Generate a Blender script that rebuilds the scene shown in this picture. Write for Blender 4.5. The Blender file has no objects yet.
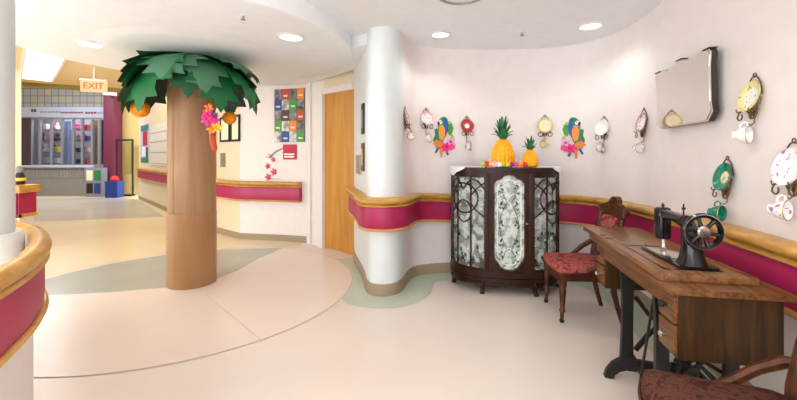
import bpy, bmesh, math, random
from mathutils import Vector, Matrix
random.seed(7)
PI = math.pi
sc = bpy.context.scene
COL = sc.collection
F = 380.0; CX = 398.5; HY = 157.0; HC = 1.34      # pinhole of the photograph: focal (px), centre, horizon, eye height

# ------------------------------------------------------------------ materials
MATS = {}
def lin(c):
    return tuple(((v/255)/12.92 if v/255 <= .04045 else ((v/255+.055)/1.055)**2.4) for v in c) + (1,)
def base(name, rgb, rough=.5, metal=0, spec=.5):
    m = bpy.data.materials.new(name); m.use_nodes = True
    b = m.node_tree.nodes['Principled BSDF']
    b.inputs['Base Color'].default_value = lin(rgb)
    b.inputs['Roughness'].default_value = rough
    b.inputs['Metallic'].default_value = metal
    b.inputs['Specular IOR Level'].default_value = spec
    MATS[name] = m
    return m, m.node_tree, b
def mapped(nt, scale=(1,1,1), coord='Object'):
    tc = nt.nodes.new('ShaderNodeTexCoord'); mp = nt.nodes.new('ShaderNodeMapping')
    mp.inputs['Scale'].default_value = scale
    nt.links.new(tc.outputs[coord], mp.inputs['Vector'])
    return mp.outputs['Vector']
def ramp(nt, fac, stops, interp='LINEAR'):
    r = nt.nodes.new('ShaderNodeValToRGB'); r.color_ramp.interpolation = interp
    e = r.color_ramp.elements
    while len(e) < len(stops): e.new(.5)
    for k, (p, c) in enumerate(stops):
        e[k].position = p; e[k].color = lin(c)
    nt.links.new(fac, r.inputs['Fac'])
    return r.outputs['Color']
def mottled(name, c1, c2, scale=6, rough=.5, bump=0, metal=0, spec=.5, stretch=(1,1,1), detail=4):
    m, nt, b = base(name, c1, rough, metal, spec)
    n = nt.nodes.new('ShaderNodeTexNoise'); n.inputs['Scale'].default_value = scale; n.inputs['Detail'].default_value = detail
    nt.links.new(mapped(nt, stretch), n.inputs['Vector'])
    nt.links.new(ramp(nt, n.outputs['Fac'], [(.32, c1), (.68, c2)]), b.inputs['Base Color'])
    if bump:
        bp = nt.nodes.new('ShaderNodeBump'); bp.inputs['Strength'].default_value = bump; bp.inputs['Distance'].default_value = .01
        nt.links.new(n.outputs['Fac'], bp.inputs['Height']); nt.links.new(bp.outputs['Normal'], b.inputs['Normal'])
    return m
def wood(name, dark, light, stretch=(2,14,14), rough=.35, scale=3.0, spec=.5):
    m, nt, b = base(name, light, rough, 0, spec)
    n = nt.nodes.new('ShaderNodeTexNoise'); n.inputs['Scale'].default_value = scale; n.inputs['Detail'].default_value = 6; n.inputs['Distortion'].default_value = .8
    nt.links.new(mapped(nt, stretch), n.inputs['Vector'])
    nt.links.new(ramp(nt, n.outputs['Fac'], [(.30, dark), (.62, light), (.85, tuple(min(255, int(v*1.12)) for v in light))]), b.inputs['Base Color'])
    return m
def damask(name, dark, light, scale=26):
    m, nt, b = base(name, dark, .85, 0, .2)
    v = nt.nodes.new('ShaderNodeTexVoronoi'); v.inputs['Scale'].default_value = scale; v.feature = 'DISTANCE_TO_EDGE'
    n = nt.nodes.new('ShaderNodeTexNoise'); n.inputs['Scale'].default_value = scale*.55; n.inputs['Detail'].default_value = 5; n.inputs['Distortion'].default_value = 2.0
    vec = mapped(nt)
    nt.links.new(vec, n.inputs['Vector']); nt.links.new(vec, v.inputs['Vector'])
    mx = nt.nodes.new('ShaderNodeMath'); mx.operation = 'MULTIPLY_ADD'; mx.inputs[1].default_value = .35
    nt.links.new(v.outputs['Distance'], mx.inputs[0]); nt.links.new(n.outputs['Fac'], mx.inputs[2])
    nt.links.new(ramp(nt, mx.outputs[0], [(.47, dark), (.56, light), (.70, tuple(int(.5*(a+c)) for a, c in zip(dark, light)))]), b.inputs['Base Color'])
    bp = nt.nodes.new('ShaderNodeBump'); bp.inputs['Strength'].default_value = .5; bp.inputs['Distance'].default_value = .004
    nt.links.new(n.outputs['Fac'], bp.inputs['Height']); nt.links.new(bp.outputs['Normal'], b.inputs['Normal'])
    return m
def rings(name, stops, rough=.15, spots=None):
    """glazed china: colour by distance from the plate's own axis (local y), with optional painted flowers"""
    m, nt, b = base(name, stops[0][1], rough)
    tc = nt.nodes.new('ShaderNodeTexCoord'); mp = nt.nodes.new('ShaderNodeMapping'); mp.inputs['Scale'].default_value = (1, 0, 1)
    nt.links.new(tc.outputs['Object'], mp.inputs['Vector'])
    ln = nt.nodes.new('ShaderNodeVectorMath'); ln.operation = 'LENGTH'; nt.links.new(mp.outputs['Vector'], ln.inputs[0])
    mu = nt.nodes.new('ShaderNodeMath'); mu.operation = 'MULTIPLY'; mu.inputs[1].default_value = 10.0
    nt.links.new(ln.outputs['Value'], mu.inputs[0])
    c = ramp(nt, mu.outputs[0], stops, 'EASE')
    if spots:
        n = nt.nodes.new('ShaderNodeTexNoise'); n.inputs['Scale'].default_value = spots[2]; n.inputs['Detail'].default_value = 3
        nt.links.new(tc.outputs['Object'], n.inputs['Vector'])
        r = nt.nodes.new('ShaderNodeValToRGB'); r.color_ramp.elements[0].position = spots[3]; r.color_ramp.elements[1].position = spots[3]+.03
        nt.links.new(n.outputs['Fac'], r.inputs['Fac'])
        mixn = nt.nodes.new('ShaderNodeMix'); mixn.data_type = 'RGBA'
        nt.links.new(r.outputs['Color'], mixn.inputs['Factor']); nt.links.new(c, mixn.inputs[6])
        n2 = nt.nodes.new('ShaderNodeTexNoise'); n2.inputs['Scale'].default_value = spots[2]*1.7
        nt.links.new(tc.outputs['Object'], n2.inputs['Vector'])
        nt.links.new(ramp(nt, n2.outputs['Fac'], [(.45, spots[0]), (.55, spots[1])]), mixn.inputs[7])
        c = mixn.outputs[2]
    nt.links.new(c, b.inputs['Base Color'])
    return m
def emit(name, rgb, strength):
    m = bpy.data.materials.new(name); m.use_nodes = True; nt = m.node_tree; nt.nodes.clear()
    e = nt.nodes.new('ShaderNodeEmission'); e.inputs['Color'].default_value = lin(rgb); e.inputs['Strength'].default_value = strength
    o = nt.nodes.new('ShaderNodeOutputMaterial'); nt.links.new(e.outputs[0], o.inputs['Surface'])
    MATS[name] = m; return m
def glass(name, tint=(245, 250, 248), gloss=.10):
    m = bpy.data.materials.new(name); m.use_nodes = True; nt = m.node_tree; nt.nodes.clear()
    t = nt.nodes.new('ShaderNodeBsdfTransparent'); t.inputs['Color'].default_value = lin(tint)
    g = nt.nodes.new('ShaderNodeBsdfGlossy'); g.inputs['Roughness'].default_value = .03
    mx = nt.nodes.new('ShaderNodeMixShader'); mx.inputs[0].default_value = gloss
    o = nt.nodes.new('ShaderNodeOutputMaterial')
    nt.links.new(t.outputs[0], mx.inputs[1]); nt.links.new(g.outputs[0], mx.inputs[2]); nt.links.new(mx.outputs[0], o.inputs['Surface'])
    MATS[name] = m; return m
def plain(name, rgb, rough=.5, metal=0, spec=.5):
    """a flat paint with a faint procedural variation"""
    d = tuple(max(0, int(v*.985)) for v in rgb)
    return mottled(name, rgb, d, 9, rough, 0, metal, spec)

plain('wall_paint', (236, 228, 224), .55); plain('cream_paint', (230, 216, 186), .55); plain('peach_paint', (228, 200, 166), .6)
plain('pearl_paint', (226, 232, 232), .45)
plain('ceiling_paint', (242, 245, 247), .8); plain('corridor_ceiling_paint', (228, 210, 166), .8)
mottled('floor_vinyl', (230, 217, 206), (225, 213, 203), 1.6, .28, 0, 0, .5)
mottled('floor_circle_vinyl', (233, 217, 204), (229, 214, 202), 1.4, .28)
mottled('floor_sage_vinyl', (174, 175, 163), (167, 169, 158), 2.2, .26)
mottled('floor_green_vinyl', (196, 208, 190), (186, 198, 180), 3, .28)
mottled('floor_corridor_warmlit', (232, 216, 182), (226, 206, 170), .9, .24)  # yellow tint of the warm corridor light put into the floor colour
mottled('floor_grey_vinyl', (190, 182, 168), (182, 174, 160), 1.2, .26)
plain('floor_seam', (200, 182, 164), .5)
plain('baseboard_vinyl', (158, 139, 112), .5)
wood('gold_oak', (176, 124, 44), (206, 158, 80), (3, 3, 12), .32)
mottled('raspberry_panel', (176, 32, 84), (164, 26, 78), 5, .45)
wood('oak_trim', (190, 132, 70), (212, 158, 96), (3, 3, 12), .35)
wood('door_oak', (184, 122, 40), (206, 146, 58), (7, 7, .5), .3, 2.2)
wood('cardboard_trunk', (152, 112, 76), (168, 130, 94), (4, 4, .6), .6, 2)
wood('cardboard_sleeve', (158, 114, 70), (170, 128, 84), (5, 5, .8), .45, 2)
wood('mahogany', (30, 16, 9), (58, 32, 18), (8, 8, 2), .3, 3, .2)
wood('mahogany_rail', (30, 16, 9), (56, 31, 17), (3, 9, 9), .3, 3, .2)
wood('walnut_carved', (46, 22, 11), (88, 46, 22), (6, 6, 3), .35, 3, .3)
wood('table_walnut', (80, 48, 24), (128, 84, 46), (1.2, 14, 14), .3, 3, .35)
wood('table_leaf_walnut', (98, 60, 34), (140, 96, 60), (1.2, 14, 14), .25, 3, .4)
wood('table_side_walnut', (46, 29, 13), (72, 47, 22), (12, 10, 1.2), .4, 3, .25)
damask('red_damask', (112, 36, 38), (172, 92, 84), 24)
damask('brown_damask', (62, 30, 25), (98, 60, 46), 42)
mottled('black_iron', (18, 16, 15), (30, 27, 25), 20, .45, .1)
mottled('black_enamel', (12, 12, 13), (18, 17, 17), 10, .15)
plain('nickel', (196, 192, 184), .22, 1); plain('brass_decal', (186, 156, 92), .3, 1); plain('bronze_wire', (120, 92, 58), .35, .8)
plain('steel_plate', (206, 202, 196), .18, 1)
m, nt, b = base('mirror_silver', (222, 214, 210), .015, 1)
plain('mirror_frame', (46, 40, 34), .4); plain('mirror_bevel', (214, 206, 196), .08, .9)
for nm, rgb in dict(leaf_deep=(8, 92, 48), leaf_mid=(10, 108, 54), leaf_grey=(76, 132, 98), leaf_dark=(16, 66, 44), leaf_bright=(18, 126, 66)).items():
    mottled(nm, rgb, tuple(int(v*.88) for v in rgb), 3, .6)
mottled('pineapple_yellow', (255, 186, 16), (250, 164, 6), 16, .6); mottled('orange_tissue', (250, 160, 20), (238, 140, 10), 16, .65)
plain('crown_green', (44, 124, 74), .55); plain('crown_dark', (28, 96, 58), .55)
for nm, rgb in dict(pink=(240, 60, 140), hot_pink=(236, 26, 120), light_pink=(246, 168, 214), orange=(252, 150, 30), red=(214, 40, 44), purple=(112, 48, 130),
                    yellow=(246, 214, 60), lime=(150, 204, 64), teal=(14, 126, 132), blue=(30, 92, 168), green=(34, 128, 70), white=(244, 242, 238), black=(24, 24, 26),
                    cream=(244, 238, 206), grey=(150, 148, 146), rust=(190, 70, 24), amber=(232, 134, 22), navy=(30, 66, 136), leaf=(76, 152, 52), brown=(84, 52, 40),
                    crimson=(188, 8, 48), rose=(214, 74, 104), magenta_post=(112, 40, 68), olive=(150, 138, 70), skyglass=(186, 196, 220), silver=(138, 138, 148),
                    bin_blue=(22, 58, 140), cabinet_grey=(138, 138, 138), dark_plum=(70, 50, 62), maroon=(120, 40, 56), khaki=(206, 186, 120), skin=(224, 176, 140)).items():
    plain('c_'+nm, rgb, .5)
mottled('photo_print', (26, 26, 30), (150, 148, 146), 12, .4)
mottled('photo_print_light', (232, 228, 222), (90, 88, 90), 10, .4)
rings('china_white', [(0, (244, 242, 238)), (1, (240, 238, 232))])
rings('china_cream', [(0, (242, 234, 206)), (.22, (238, 230, 196)), (.55, (242, 232, 186)), (.80, (214, 196, 130))])
rings('china_yellow', [(0, (244, 240, 232)), (.44, (240, 236, 222)), (.56, (234, 222, 160)), (.85, (222, 206, 132))], spots=((180, 90, 140), (120, 140, 90), 60, .62))
rings('china_green', [(0, (236, 214, 170)), (.28, (240, 224, 186)), (.34, (226, 190, 140)), (.40, (28, 128, 98)), (.9, (22, 112, 86))], spots=((60, 160, 128), (40, 140, 110), 40, .56))
rings('china_red', [(0, (250, 250, 246)), (.25, (248, 240, 236)), (.33, (176, 46, 62)), (.74, (168, 40, 56)), (.80, (200, 150, 90))])
rings('china_pink', [(0, (246, 242, 240)), (.62, (244, 236, 234)), (.72, (220, 160, 170)), (.8, (236, 214, 214))], spots=((206, 110, 130), (170, 120, 120), 70, .60))
rings('china_rose', [(0, (246, 244, 244)), (.9, (244, 240, 240))], spots=((196, 76, 116), (170, 120, 150), 34, .60))
rings('china_plum', [(0, (244, 240, 238)), (.6, (232, 222, 220)), (.8, (190, 150, 150))], spots=((150, 80, 90), (190, 150, 120), 50, .56))
rings('cup_green', [(0, (20, 120, 92)), (.9, (26, 126, 98))], spots=((70, 168, 136), (40, 150, 112), 60, .56))
def etched(name, lo, hi):
    m = bpy.data.materials.new(name); m.use_nodes = True; nt = m.node_tree; b = nt.nodes['Principled BSDF']
    b.inputs['Base Color'].default_value = lin((220, 230, 218)); b.inputs['Roughness'].default_value = .25
    n = nt.nodes.new('ShaderNodeTexNoise'); n.inputs['Scale'].default_value = 14; n.inputs['Detail'].default_value = 3
    nt.links.new(mapped(nt), n.inputs['Vector'])
    r = nt.nodes.new('ShaderNodeValToRGB'); r.color_ramp.elements[0].position = .42; r.color_ramp.elements[1].position = .56
    r.color_ramp.elements[0].color = (lo,)*3+(1,); r.color_ramp.elements[1].color = (hi,)*3+(1,)
    nt.links.new(n.outputs['Fac'], r.inputs['Fac']); nt.links.new(r.outputs['Color'], b.inputs['Alpha'])
    MATS[name] = m
etched('etched_glass', .3, .82); etched('etched_curve', .03, .40)
plain('lace', (242, 240, 238), .8)
glass('cabinet_glass'); glass('shop_glass', (226, 230, 240), .04)
mottled('cabinet_back', (232, 236, 226), (214, 220, 208), 5, .5)
emit('downlight_lens', (255, 248, 238), 1.6); emit('panel_lens', (255, 246, 226), 4.2); emit('exit_face', (255, 196, 146), 1.3); emit('exit_letter', (255, 96, 40), 1.3)
emit('shop_strip', (228, 232, 255), 1.7)
plain('lamp_trim', (238, 238, 236), .5); plain('plastic_white', (236, 234, 230), .4); plain('brushed_plate', (168, 162, 150), .35, .7)
m, nt, b = base('glass_tile', (176, 182, 196), .2)
br = nt.nodes.new('ShaderNodeTexBrick'); br.inputs['Scale'].default_value = 2.2; br.offset = 0
br.inputs['Color1'].default_value = lin((150, 160, 176)); br.inputs['Color2'].default_value = lin((176, 172, 150)); br.inputs['Mortar'].default_value = lin((120, 118, 112))
br.inputs['Mortar Size'].default_value = .03; br.inputs['Brick Width'].default_value = .55; br.inputs['Row Height'].default_value = .55
mp = nt.nodes.new('ShaderNodeMapping'); tc = nt.nodes.new('ShaderNodeTexCoord'); mp.inputs['Rotation'].default_value = (PI/2, 0, 0)
nt.links.new(tc.outputs['Object'], mp.inputs['Vector']); nt.links.new(mp.outputs['Vector'], br.inputs['Vector']); nt.links.new(br.outputs['Color'], b.inputs['Base Color'])

# ------------------------------------------------------------------ mesh helpers
def box(bm, x0, x1, y0, y1, z0, z1, bev=0, M=None):
    r = bmesh.ops.create_cube(bm, size=1)['verts']
    for v in r:
        v.co = Vector(((x0+x1)/2+v.co.x*(x1-x0), (y0+y1)/2+v.co.y*(y1-y0), (z0+z1)/2+v.co.z*(z1-z0)))
    if bev:
        es = list({e for v in r for e in v.link_edges})
        o = bmesh.ops.bevel(bm, geom=es, offset=bev, segments=2, affect='EDGES', profile=.7)
        r = list({v for f in o['faces'] for v in f.verts} | {v for v in r if v.is_valid})
    if M:
        for v in r: v.co = M @ v.co
    return r
def tube(bm, pts, r, seg=8, closed=False, flat=1.0):
    pts = [Vector(p) for p in pts]; n = len(pts)
    rs = r if isinstance(r, (list, tuple)) else [r]*n
    rows = []; up = None
    for i, p in enumerate(pts):
        a = pts[(i-1) % n] if (closed or i > 0) else p
        c = pts[(i+1) % n] if (closed or i < n-1) else p
        t = (c-a).normalized()
        if up is None:
            up = Vector((0, 0, 1)) if abs(t.z) < .9 else Vector((1, 0, 0))
        up = (up - t*up.dot(t)).normalized(); s = t.cross(up)
        rows.append([bm.verts.new(p + (up*math.cos(q*2*PI/seg) + s*math.sin(q*2*PI/seg)*flat)*rs[i]) for q in range(seg)])
    m = n if closed else n-1
    for i in range(m):
        A, B = rows[i], rows[(i+1) % n]
        for q in range(seg):
            bm.faces.new((A[q], A[(q+1) % seg], B[(q+1) % seg], B[q]))
    if not closed:
        bm.faces.new(rows[0][::-1]); bm.faces.new(rows[-1])
def lathe(bm, prof, seg=24, M=None, rfun=None, ring=False):
    rows = []; prof = list(prof)+([prof[0]] if ring else [])
    for (r, z) in prof:
        if r < 1e-5:
            rows.append([bm.verts.new((0, 0, z))])
        else:
            rows.append([bm.verts.new((r*(rfun(q, z) if rfun else 1)*math.cos(q*2*PI/seg), r*(rfun(q, z) if rfun else 1)*math.sin(q*2*PI/seg), z)) for q in range(seg)])
    for A, B in zip(rows, rows[1:]):
        for q in range(seg):
            a0, a1 = A[q % len(A)], A[(q+1) % seg % len(A)]
            b0, b1 = B[q % len(B)], B[(q+1) % seg % len(B)]
            vs = []
            for v in (a0, a1, b1, b0):
                if v not in vs: vs.append(v)
            if len(vs) > 2: bm.faces.new(vs)
    for R in (rows[0], rows[-1]):
        if len(R) > 2 and not ring: bm.faces.new(R)
    if M:
        for R in rows:
            for v in R: v.co = M @ v.co
    if ring: bmesh.ops.remove_doubles(bm, verts=rows[0]+rows[-1], dist=1e-6)
def prism(bm, poly, a, b, M=None):
    lo = [bm.verts.new((p[0], p[1], a)) for p in poly]; hi = [bm.verts.new((p[0], p[1], b)) for p in poly]
    n = len(poly)
    bm.faces.new(lo[::-1]); bm.faces.new(hi)
    for i in range(n): bm.faces.new((lo[i], lo[(i+1) % n], hi[(i+1) % n], hi[i]))
    if M:
        for v in lo+hi: v.co = M @ v.co
XZ = Matrix(((1, 0, 0, 0), (0, 0, 1, 0), (0, 1, 0, 0), (0, 0, 0, 1)))   # prism drawn in x,z and extruded along y
def normals(path):
    out = []
    n = len(path)
    for i in range(n):
        d = []
        if i > 0: d.append((Vector(path[i])-Vector(path[i-1])).normalized())
        if i < n-1: d.append((Vector(path[i+1])-Vector(path[i])).normalized())
        t = sum(d, Vector((0, 0))).normalized()
        k = 1/max(.4, t.dot(d[0]))
        out.append(Vector((t.y, -t.x))*k)
    return out
def offset(path, o):
    return [tuple(Vector(p)+n*o) for p, n in zip(path, normals(path))]
def sweep(bm, path, prof, zf=None):
    ns = normals(path); rows = []
    for i, (p, n) in enumerate(zip(path, ns)):
        dz = zf(p) if zf else 0
        rows.append([bm.verts.new((p[0]+n.x*o, p[1]+n.y*o, z+dz)) for o, z in prof])
    k = len(prof)
    for A, B in zip(rows, rows[1:]):
        for q in range(k): bm.faces.new((A[q], A[(q+1) % k], B[(q+1) % k], B[q]))
    bm.faces.new(rows[0]); bm.faces.new(rows[-1][::-1])
def rect(o0, o1, z0, z1): return [(o0, z0), (o1, z0), (o1, z1), (o0, z1)]
def smooth_path(pts, k=6):
    out = []
    P = [Vector(pts[0])*2-Vector(pts[1])] + [Vector(p) for p in pts] + [Vector(pts[-1])*2-Vector(pts[-2])]
    for i in range(1, len(P)-2):
        for s in range(k):
            t = s/k
            out.append(tuple(.5*((2*P[i])+(P[i+1]-P[i-1])*t+(2*P[i-1]-5*P[i]+4*P[i+1]-P[i+2])*t*t+(3*P[i]-P[i-1]-3*P[i+1]+P[i+2])*t**3)))
    out.append(tuple(pts[-1]))
    return out
def obj(name, bm, mat, parent=None, loc=(0, 0, 0), rot=(0, 0, 0), angle=35, smooth=True):
    bmesh.ops.recalc_face_normals(bm, faces=bm.faces[:])
    if smooth:
        lim = math.radians(angle)
        for f in bm.faces: f.smooth = True
        for e in bm.edges:
            if len(e.link_faces) == 2 and e.calc_face_angle(0) > lim: e.smooth = False
    me = bpy.data.meshes.new(name); bm.to_mesh(me); bm.free()
    me.materials.append(MATS[mat])
    o = bpy.data.objects.new(name, me); COL.objects.link(o)
    o.location = loc; o.rotation_euler = rot
    if parent: o.parent = parent
    return o
def tag(o, label, cat, group=None):
    o['label'] = label; o['category'] = cat
    if group: o['group'] = group
    return o
def thing(name, label, cat, loc=(0, 0, 0), rz=0, group=None, rot=None):
    o = bpy.data.objects.new(name, None); COL.objects.link(o)
    o.location = loc; o.rotation_euler = rot or (0, 0, rz); o.empty_display_size = .05
    return tag(o, label, cat, group)
def struct(name, bm, mat, smooth=True):
    o = obj(name, bm, mat, smooth=smooth); o['kind'] = 'structure'; return o
def dup(root, loc, rz, label, group=None):
    r = root.copy(); COL.objects.link(r); r.location = loc
    r.rotation_euler = (root.rotation_euler[0], root.rotation_euler[1], rz)
    r['label'] = label
    if group: r['group'] = group
    for ch in list(root.children):
        c = ch.copy(); COL.objects.link(c); c.parent = r
        for g in list(ch.children):
            d = g.copy(); COL.objects.link(d); d.parent = c
    return r
def B(): return bmesh.new()

# ------------------------------------------------------------------ plan of the place
RW = smooth_path([(-.60, 5.13), (-.55, 4.85), (-.45, 4.45), (-.365, 4.1), (-.325, 3.86), (-.27, 3.71), (-.16, 3.655), (-.045, 3.70), (.03, 3.83), (.085, 4.05), (.17, 4.25), (.34, 4.36),
                  (.62, 4.42), (1.0, 4.46), (1.42, 4.44), (1.80, 4.36), (2.04, 4.20), (2.17, 3.98), (2.215, 3.7), (2.20, 3.4), (2.13, 3.05), (1.98, 2.38), (1.80, 1.58), (1.46, 0.05), (1.08, -1.6), (.78, -3.0)], 6)
LW = [(-8.35, 12.22), (-3.35, 6.85), (-2.59, 6.21)] + smooth_path([(-2.59, 6.21), (-2.2, 6.13), (-1.8, 6.05), (-1.41, 5.93)], 3)[1:]
def hit(path, px):
    d = Vector(((px-CX)/F, 1)); best = None
    for a, b in zip(path, path[1:]):
        a = Vector(a); b = Vector(b); e = b-a
        den = d.x*e.y-d.y*e.x
        if abs(den) < 1e-9: continue
        t = (a.x*e.y-a.y*e.x)/den; s = (a.x*d.y-a.y*d.x)/den
        if t > 0 and -1e-6 <= s <= 1.000001 and (best is None or t < best[0]):
            tt = e.normalized(); best = (t, Vector((d.x*t, d.y*t)), Vector((tt.y, -tt.x)))
    return best
def on_wall(path, px, py, out=0.0, front=0.0):
    """the spot of a wall seen at a pixel: point `out` in front of it and the turn that makes local -y look into the room"""
    Y, p, n = hit(offset(path, front) if front else path, px)
    z = HC-(py-HY)/F*Y
    q = p+n*(out-front)
    return Vector((q.x, q.y, z)), math.atan2(n.y, n.x)+PI/2, Y

# ---- floor
bm = B(); box(bm, -16, 4.2, -3.2, 16, -.12, 0); struct('floor', bm, 'floor_vinyl')
TC = (-2.17, 3.98); TR = 1.67
def sheet(name, poly, z, mat):
    bm = B(); prism(bm, poly, .0002, z); return struct(name, bm, mat, smooth=False)
def FP(px, py):
    Y = HC*F/(py-HY); return ((px-CX)/F*Y, Y)
circ = [(TC[0]+TR*math.cos(a*PI/48), TC[1]+TR*math.sin(a*PI/48)) for a in range(96)]
# corridor floor beyond the circle
sheet('floor_corridor', [(-15.5, 15.5), (-15.5, 4.3), (-6.2, 4.0), (-3.7, 3.0), (-2.2, 2.9), (-2.2, 5.4), (-1.45, 5.65), (-1.5, 5.98), (-2.6, 6.2), (-3.4, 6.85), (-8.35, 12.22), (-8.1, 15.5)], .0012, 'floor_corridor_warmlit')
sheet('floor_corridor_far', [FP(30, 222), FP(165, 217), FP(140, 200.5), FP(118, 197), FP(30, 199)], .0022, 'floor_grey_vinyl')
sheet('floor_circle', circ, .0032, 'floor_circle_vinyl')
sw = [FP(*p) for p in [(40, 281), (70, 273), (110, 264), (165, 255), (220, 249.5), (283, 248), (272, 253), (259, 259), (237, 271), (209, 282), (165, 288), (110, 292.5), (52, 295.5), (38, 296)]]
sheet('floor_sage_crescent', sw, .0042, 'floor_sage_vinyl')
bm = B(); N = len(circ)
for i in range(N):
    a, c = circ[i], circ[(i+1) % N]
    def sc_(p, k): return (TC[0]+(p[0]-TC[0])*k, TC[1]+(p[1]-TC[1])*k)
    q = [sc_(a, 1), sc_(c, 1), sc_(c, 1.0045), sc_(a, 1.0045)]
    bm.faces.new([bm.verts.new((x, y, .0036)) for x, y in q])
bmesh.ops.remove_doubles(bm, verts=bm.verts[:], dist=1e-5)
struct('floor_circle_seam', bm, 'floor_seam', smooth=False)
bm = B()
for a, c in ((FP(206, 295), FP(262, 341)),):
    tube(bm, [(a[0], a[1], .003), (c[0], c[1], .003)], .003, 4)
struct('floor_weld', bm, 'floor_seam')
i0 = 0
inner = RW[2:132]; outer = offset(RW, .29)[2:132]
bm = B()
prev = None
for p, q in zip(inner, outer):
    cur = (bm.verts.new((p[0], p[1], .0026)), bm.verts.new((q[0], q[1], .0026)))
    if prev: bm.faces.new((prev[0], prev[1], cur[1], cur[0]))
    prev = cur
struct('floor_green_border', bm, 'floor_green_vinyl', smooth=False)

# ---- walls
def wall(name, path, z0, z1, mat, th=.1):
    bm = B(); sweep(bm, path, rect(0, -th, z0, z1)); return struct(name, bm, mat)
NI = 49
wall('wall_right', RW[NI:], 0, 2.62, 'wall_paint')
wall('wall_nose', RW[:NI+1], 0, 2.62, 'pearl_paint')  # white paint that also holds the cool daylight tint in its colour
wall('wall_left', LW[:3], 0, 2.62, 'cream_paint')
wall('wall_poster', LW[2:], 0, 2.62, 'wall_paint')
bm = B(); sweep(bm, [(-8.35, 12.22), (-4.3, 7.87)], rect(0, -.1, 2.62, 4.3)); struct('wall_left_upper', bm, 'cream_paint')
D0, D1, D2 = (-1.41, 5.93), (-1.10, 5.60), (-.60, 5.13)
wall('wall_door_side', [D0, D1], 0, 2.62, 'wall_paint')
wall('wall_door_head', [D1, D2], 2.27, 2.62, 'cream_paint')
bm = B(); sweep(bm, [D1, D2], rect(-.02, -.065, .006, 2.26)); dr = struct('door_1', bm, 'door_oak')
bm = B()
sweep(bm, [(-1.185, 5.685), (-1.10, 5.60)], rect(.0, .03, 0, 2.34)); sweep(bm, [(-1.10, 5.60), (-.62, 5.15)], rect(0, .02, 2.262, 2.34))
sweep(bm, [(-1.118, 5.617), (-1.098, 5.598)], rect(-.07, .012, 0, 2.27))
struct('trim_1', bm, 'wall_paint')
bm = B(); sweep(bm, [(-1.40, 5.92), (-1.33, 5.845)], rect(0, .035, 0, 2.5)); struct('trim_2', bm, 'wall_paint')
# oak door behind the tree
pA, pB = hit(LW, 186)[1], hit(LW, 216.5)[1]
bm = B(); sweep(bm, [tuple(pA), tuple(pB)], rect(0, .045, .0, 2.12)); struct('door_2', bm, 'door_oak')
# baseboards
def baseboard(name, path, h=.1):
    bm = B(); sweep(bm, path, [(0, 0), (.016, 0), (.014, h*.9), (.006, h), (0, h)]); struct(name, bm, 'baseboard_vinyl')
baseboard('baseboard_right', RW, .115)
baseboard('baseboard_poster', [tuple(pB+Vector((.02, -.02)))]+LW[2:], .1)
baseboard('baseboard_left', [LW[0], tuple(pA)], .1)

# ---- ceilings
CE = 2.60
bm = B(); prism(bm, [(-4.3, -3.2), (3.2, -3.2), (3.2, 5.2), (-.3, 5.2), (-1.2, 6.4), (-3.2, 7.1), (-3.95, 5.3)], CE, CE+.12); struct('ceiling', bm, 'ceiling_paint', smooth=False)
bm = B(); prism(bm, [(-9.2, 1.0), (-4.3, 1.0), (-3.95, 5.3), (-3.2, 7.1), (-4.25, 7.65), (-5.1, 6.98), (-6.4, 6.36), (-9.2, 5.0)], CE, CE+.12); struct('ceiling_corridor', bm, 'corridor_ceiling_paint', smooth=False)
bm = B(); prism(bm, [(-4.25, 7.65), (-5.1, 6.98), (-6.4, 6.36), (-9.2, 5.0), (-9.2, 5.15), (-6.45, 6.5), (-5.17, 7.12), (-4.32, 7.8)], CE-.06, 4.3); struct('wall_corridor_head', bm, 'c_olive')
bm = B(); prism(bm, [(-16, 4.9), (-9.2, 4.9), (-4.0, 7.5), (-7.5, 12), (-7.5, 15), (-16, 15)], 4.25, 4.35); struct('ceiling_hall', bm, 'ceiling_paint', smooth=False)
bm = B(); lathe(bm, [(0, 2.45), (TR-.02, 2.45), (TR, 2.462), (TR, 2.60)], 96, Matrix.Translation((TC[0], TC[1], 0))); struct('ceiling_disc', bm, 'ceiling_paint')
bm = B(); ring = [(TC[0]+1.95*math.cos(a), TC[1]+1.95*math.sin(a)) for a in [math.radians(d) for d in range(-6, 22, 2)]]
prism(bm, ring+[(-.62, 5.02), (-1.2, 5.7), (-1.42, 5.95), (-2.6, 6.22), (-3.3, 6.8), (-3.2, 5.6), (-2.2, 5.3), (-1.2, 4.6)], 2.485, 2.60); struct('ceiling_soffit', bm, 'ceiling_paint')
bm = B(); lathe(bm, [(0, 2.422), (.66, 2.422), (.76, 2.43), (.82, 2.447), (.84, 2.45)], 72, Matrix.Translation((-2.2, 4.05, 0))); struct('ceiling_medallion', bm, 'ceiling_paint')

# ---- round columns (part of the building)
bm = B(); lathe(bm, [(.205, 0), (.205, 2.6)], 48, Matrix.Translation((-2.055, 1.75, 0))); struct('column', bm, 'pearl_paint')
bm = B(); lathe(bm, [(.206, 0), (.24, 0), (.24, .955), (.228, .975), (.206, .975)], 48, Matrix.Translation((-2.055, 1.75, 0))); struct('column_sleeve', bm, 'pearl_paint')
# peach wall end by the corridor
bm = B(); prism(bm, [(-9.2, 5.5), (-5.46, 5.5), (-5.72, 5.75), (-9.2, 5.75)], 0, 2.62); struct('wall_corridor', bm, 'peach_paint')

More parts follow.
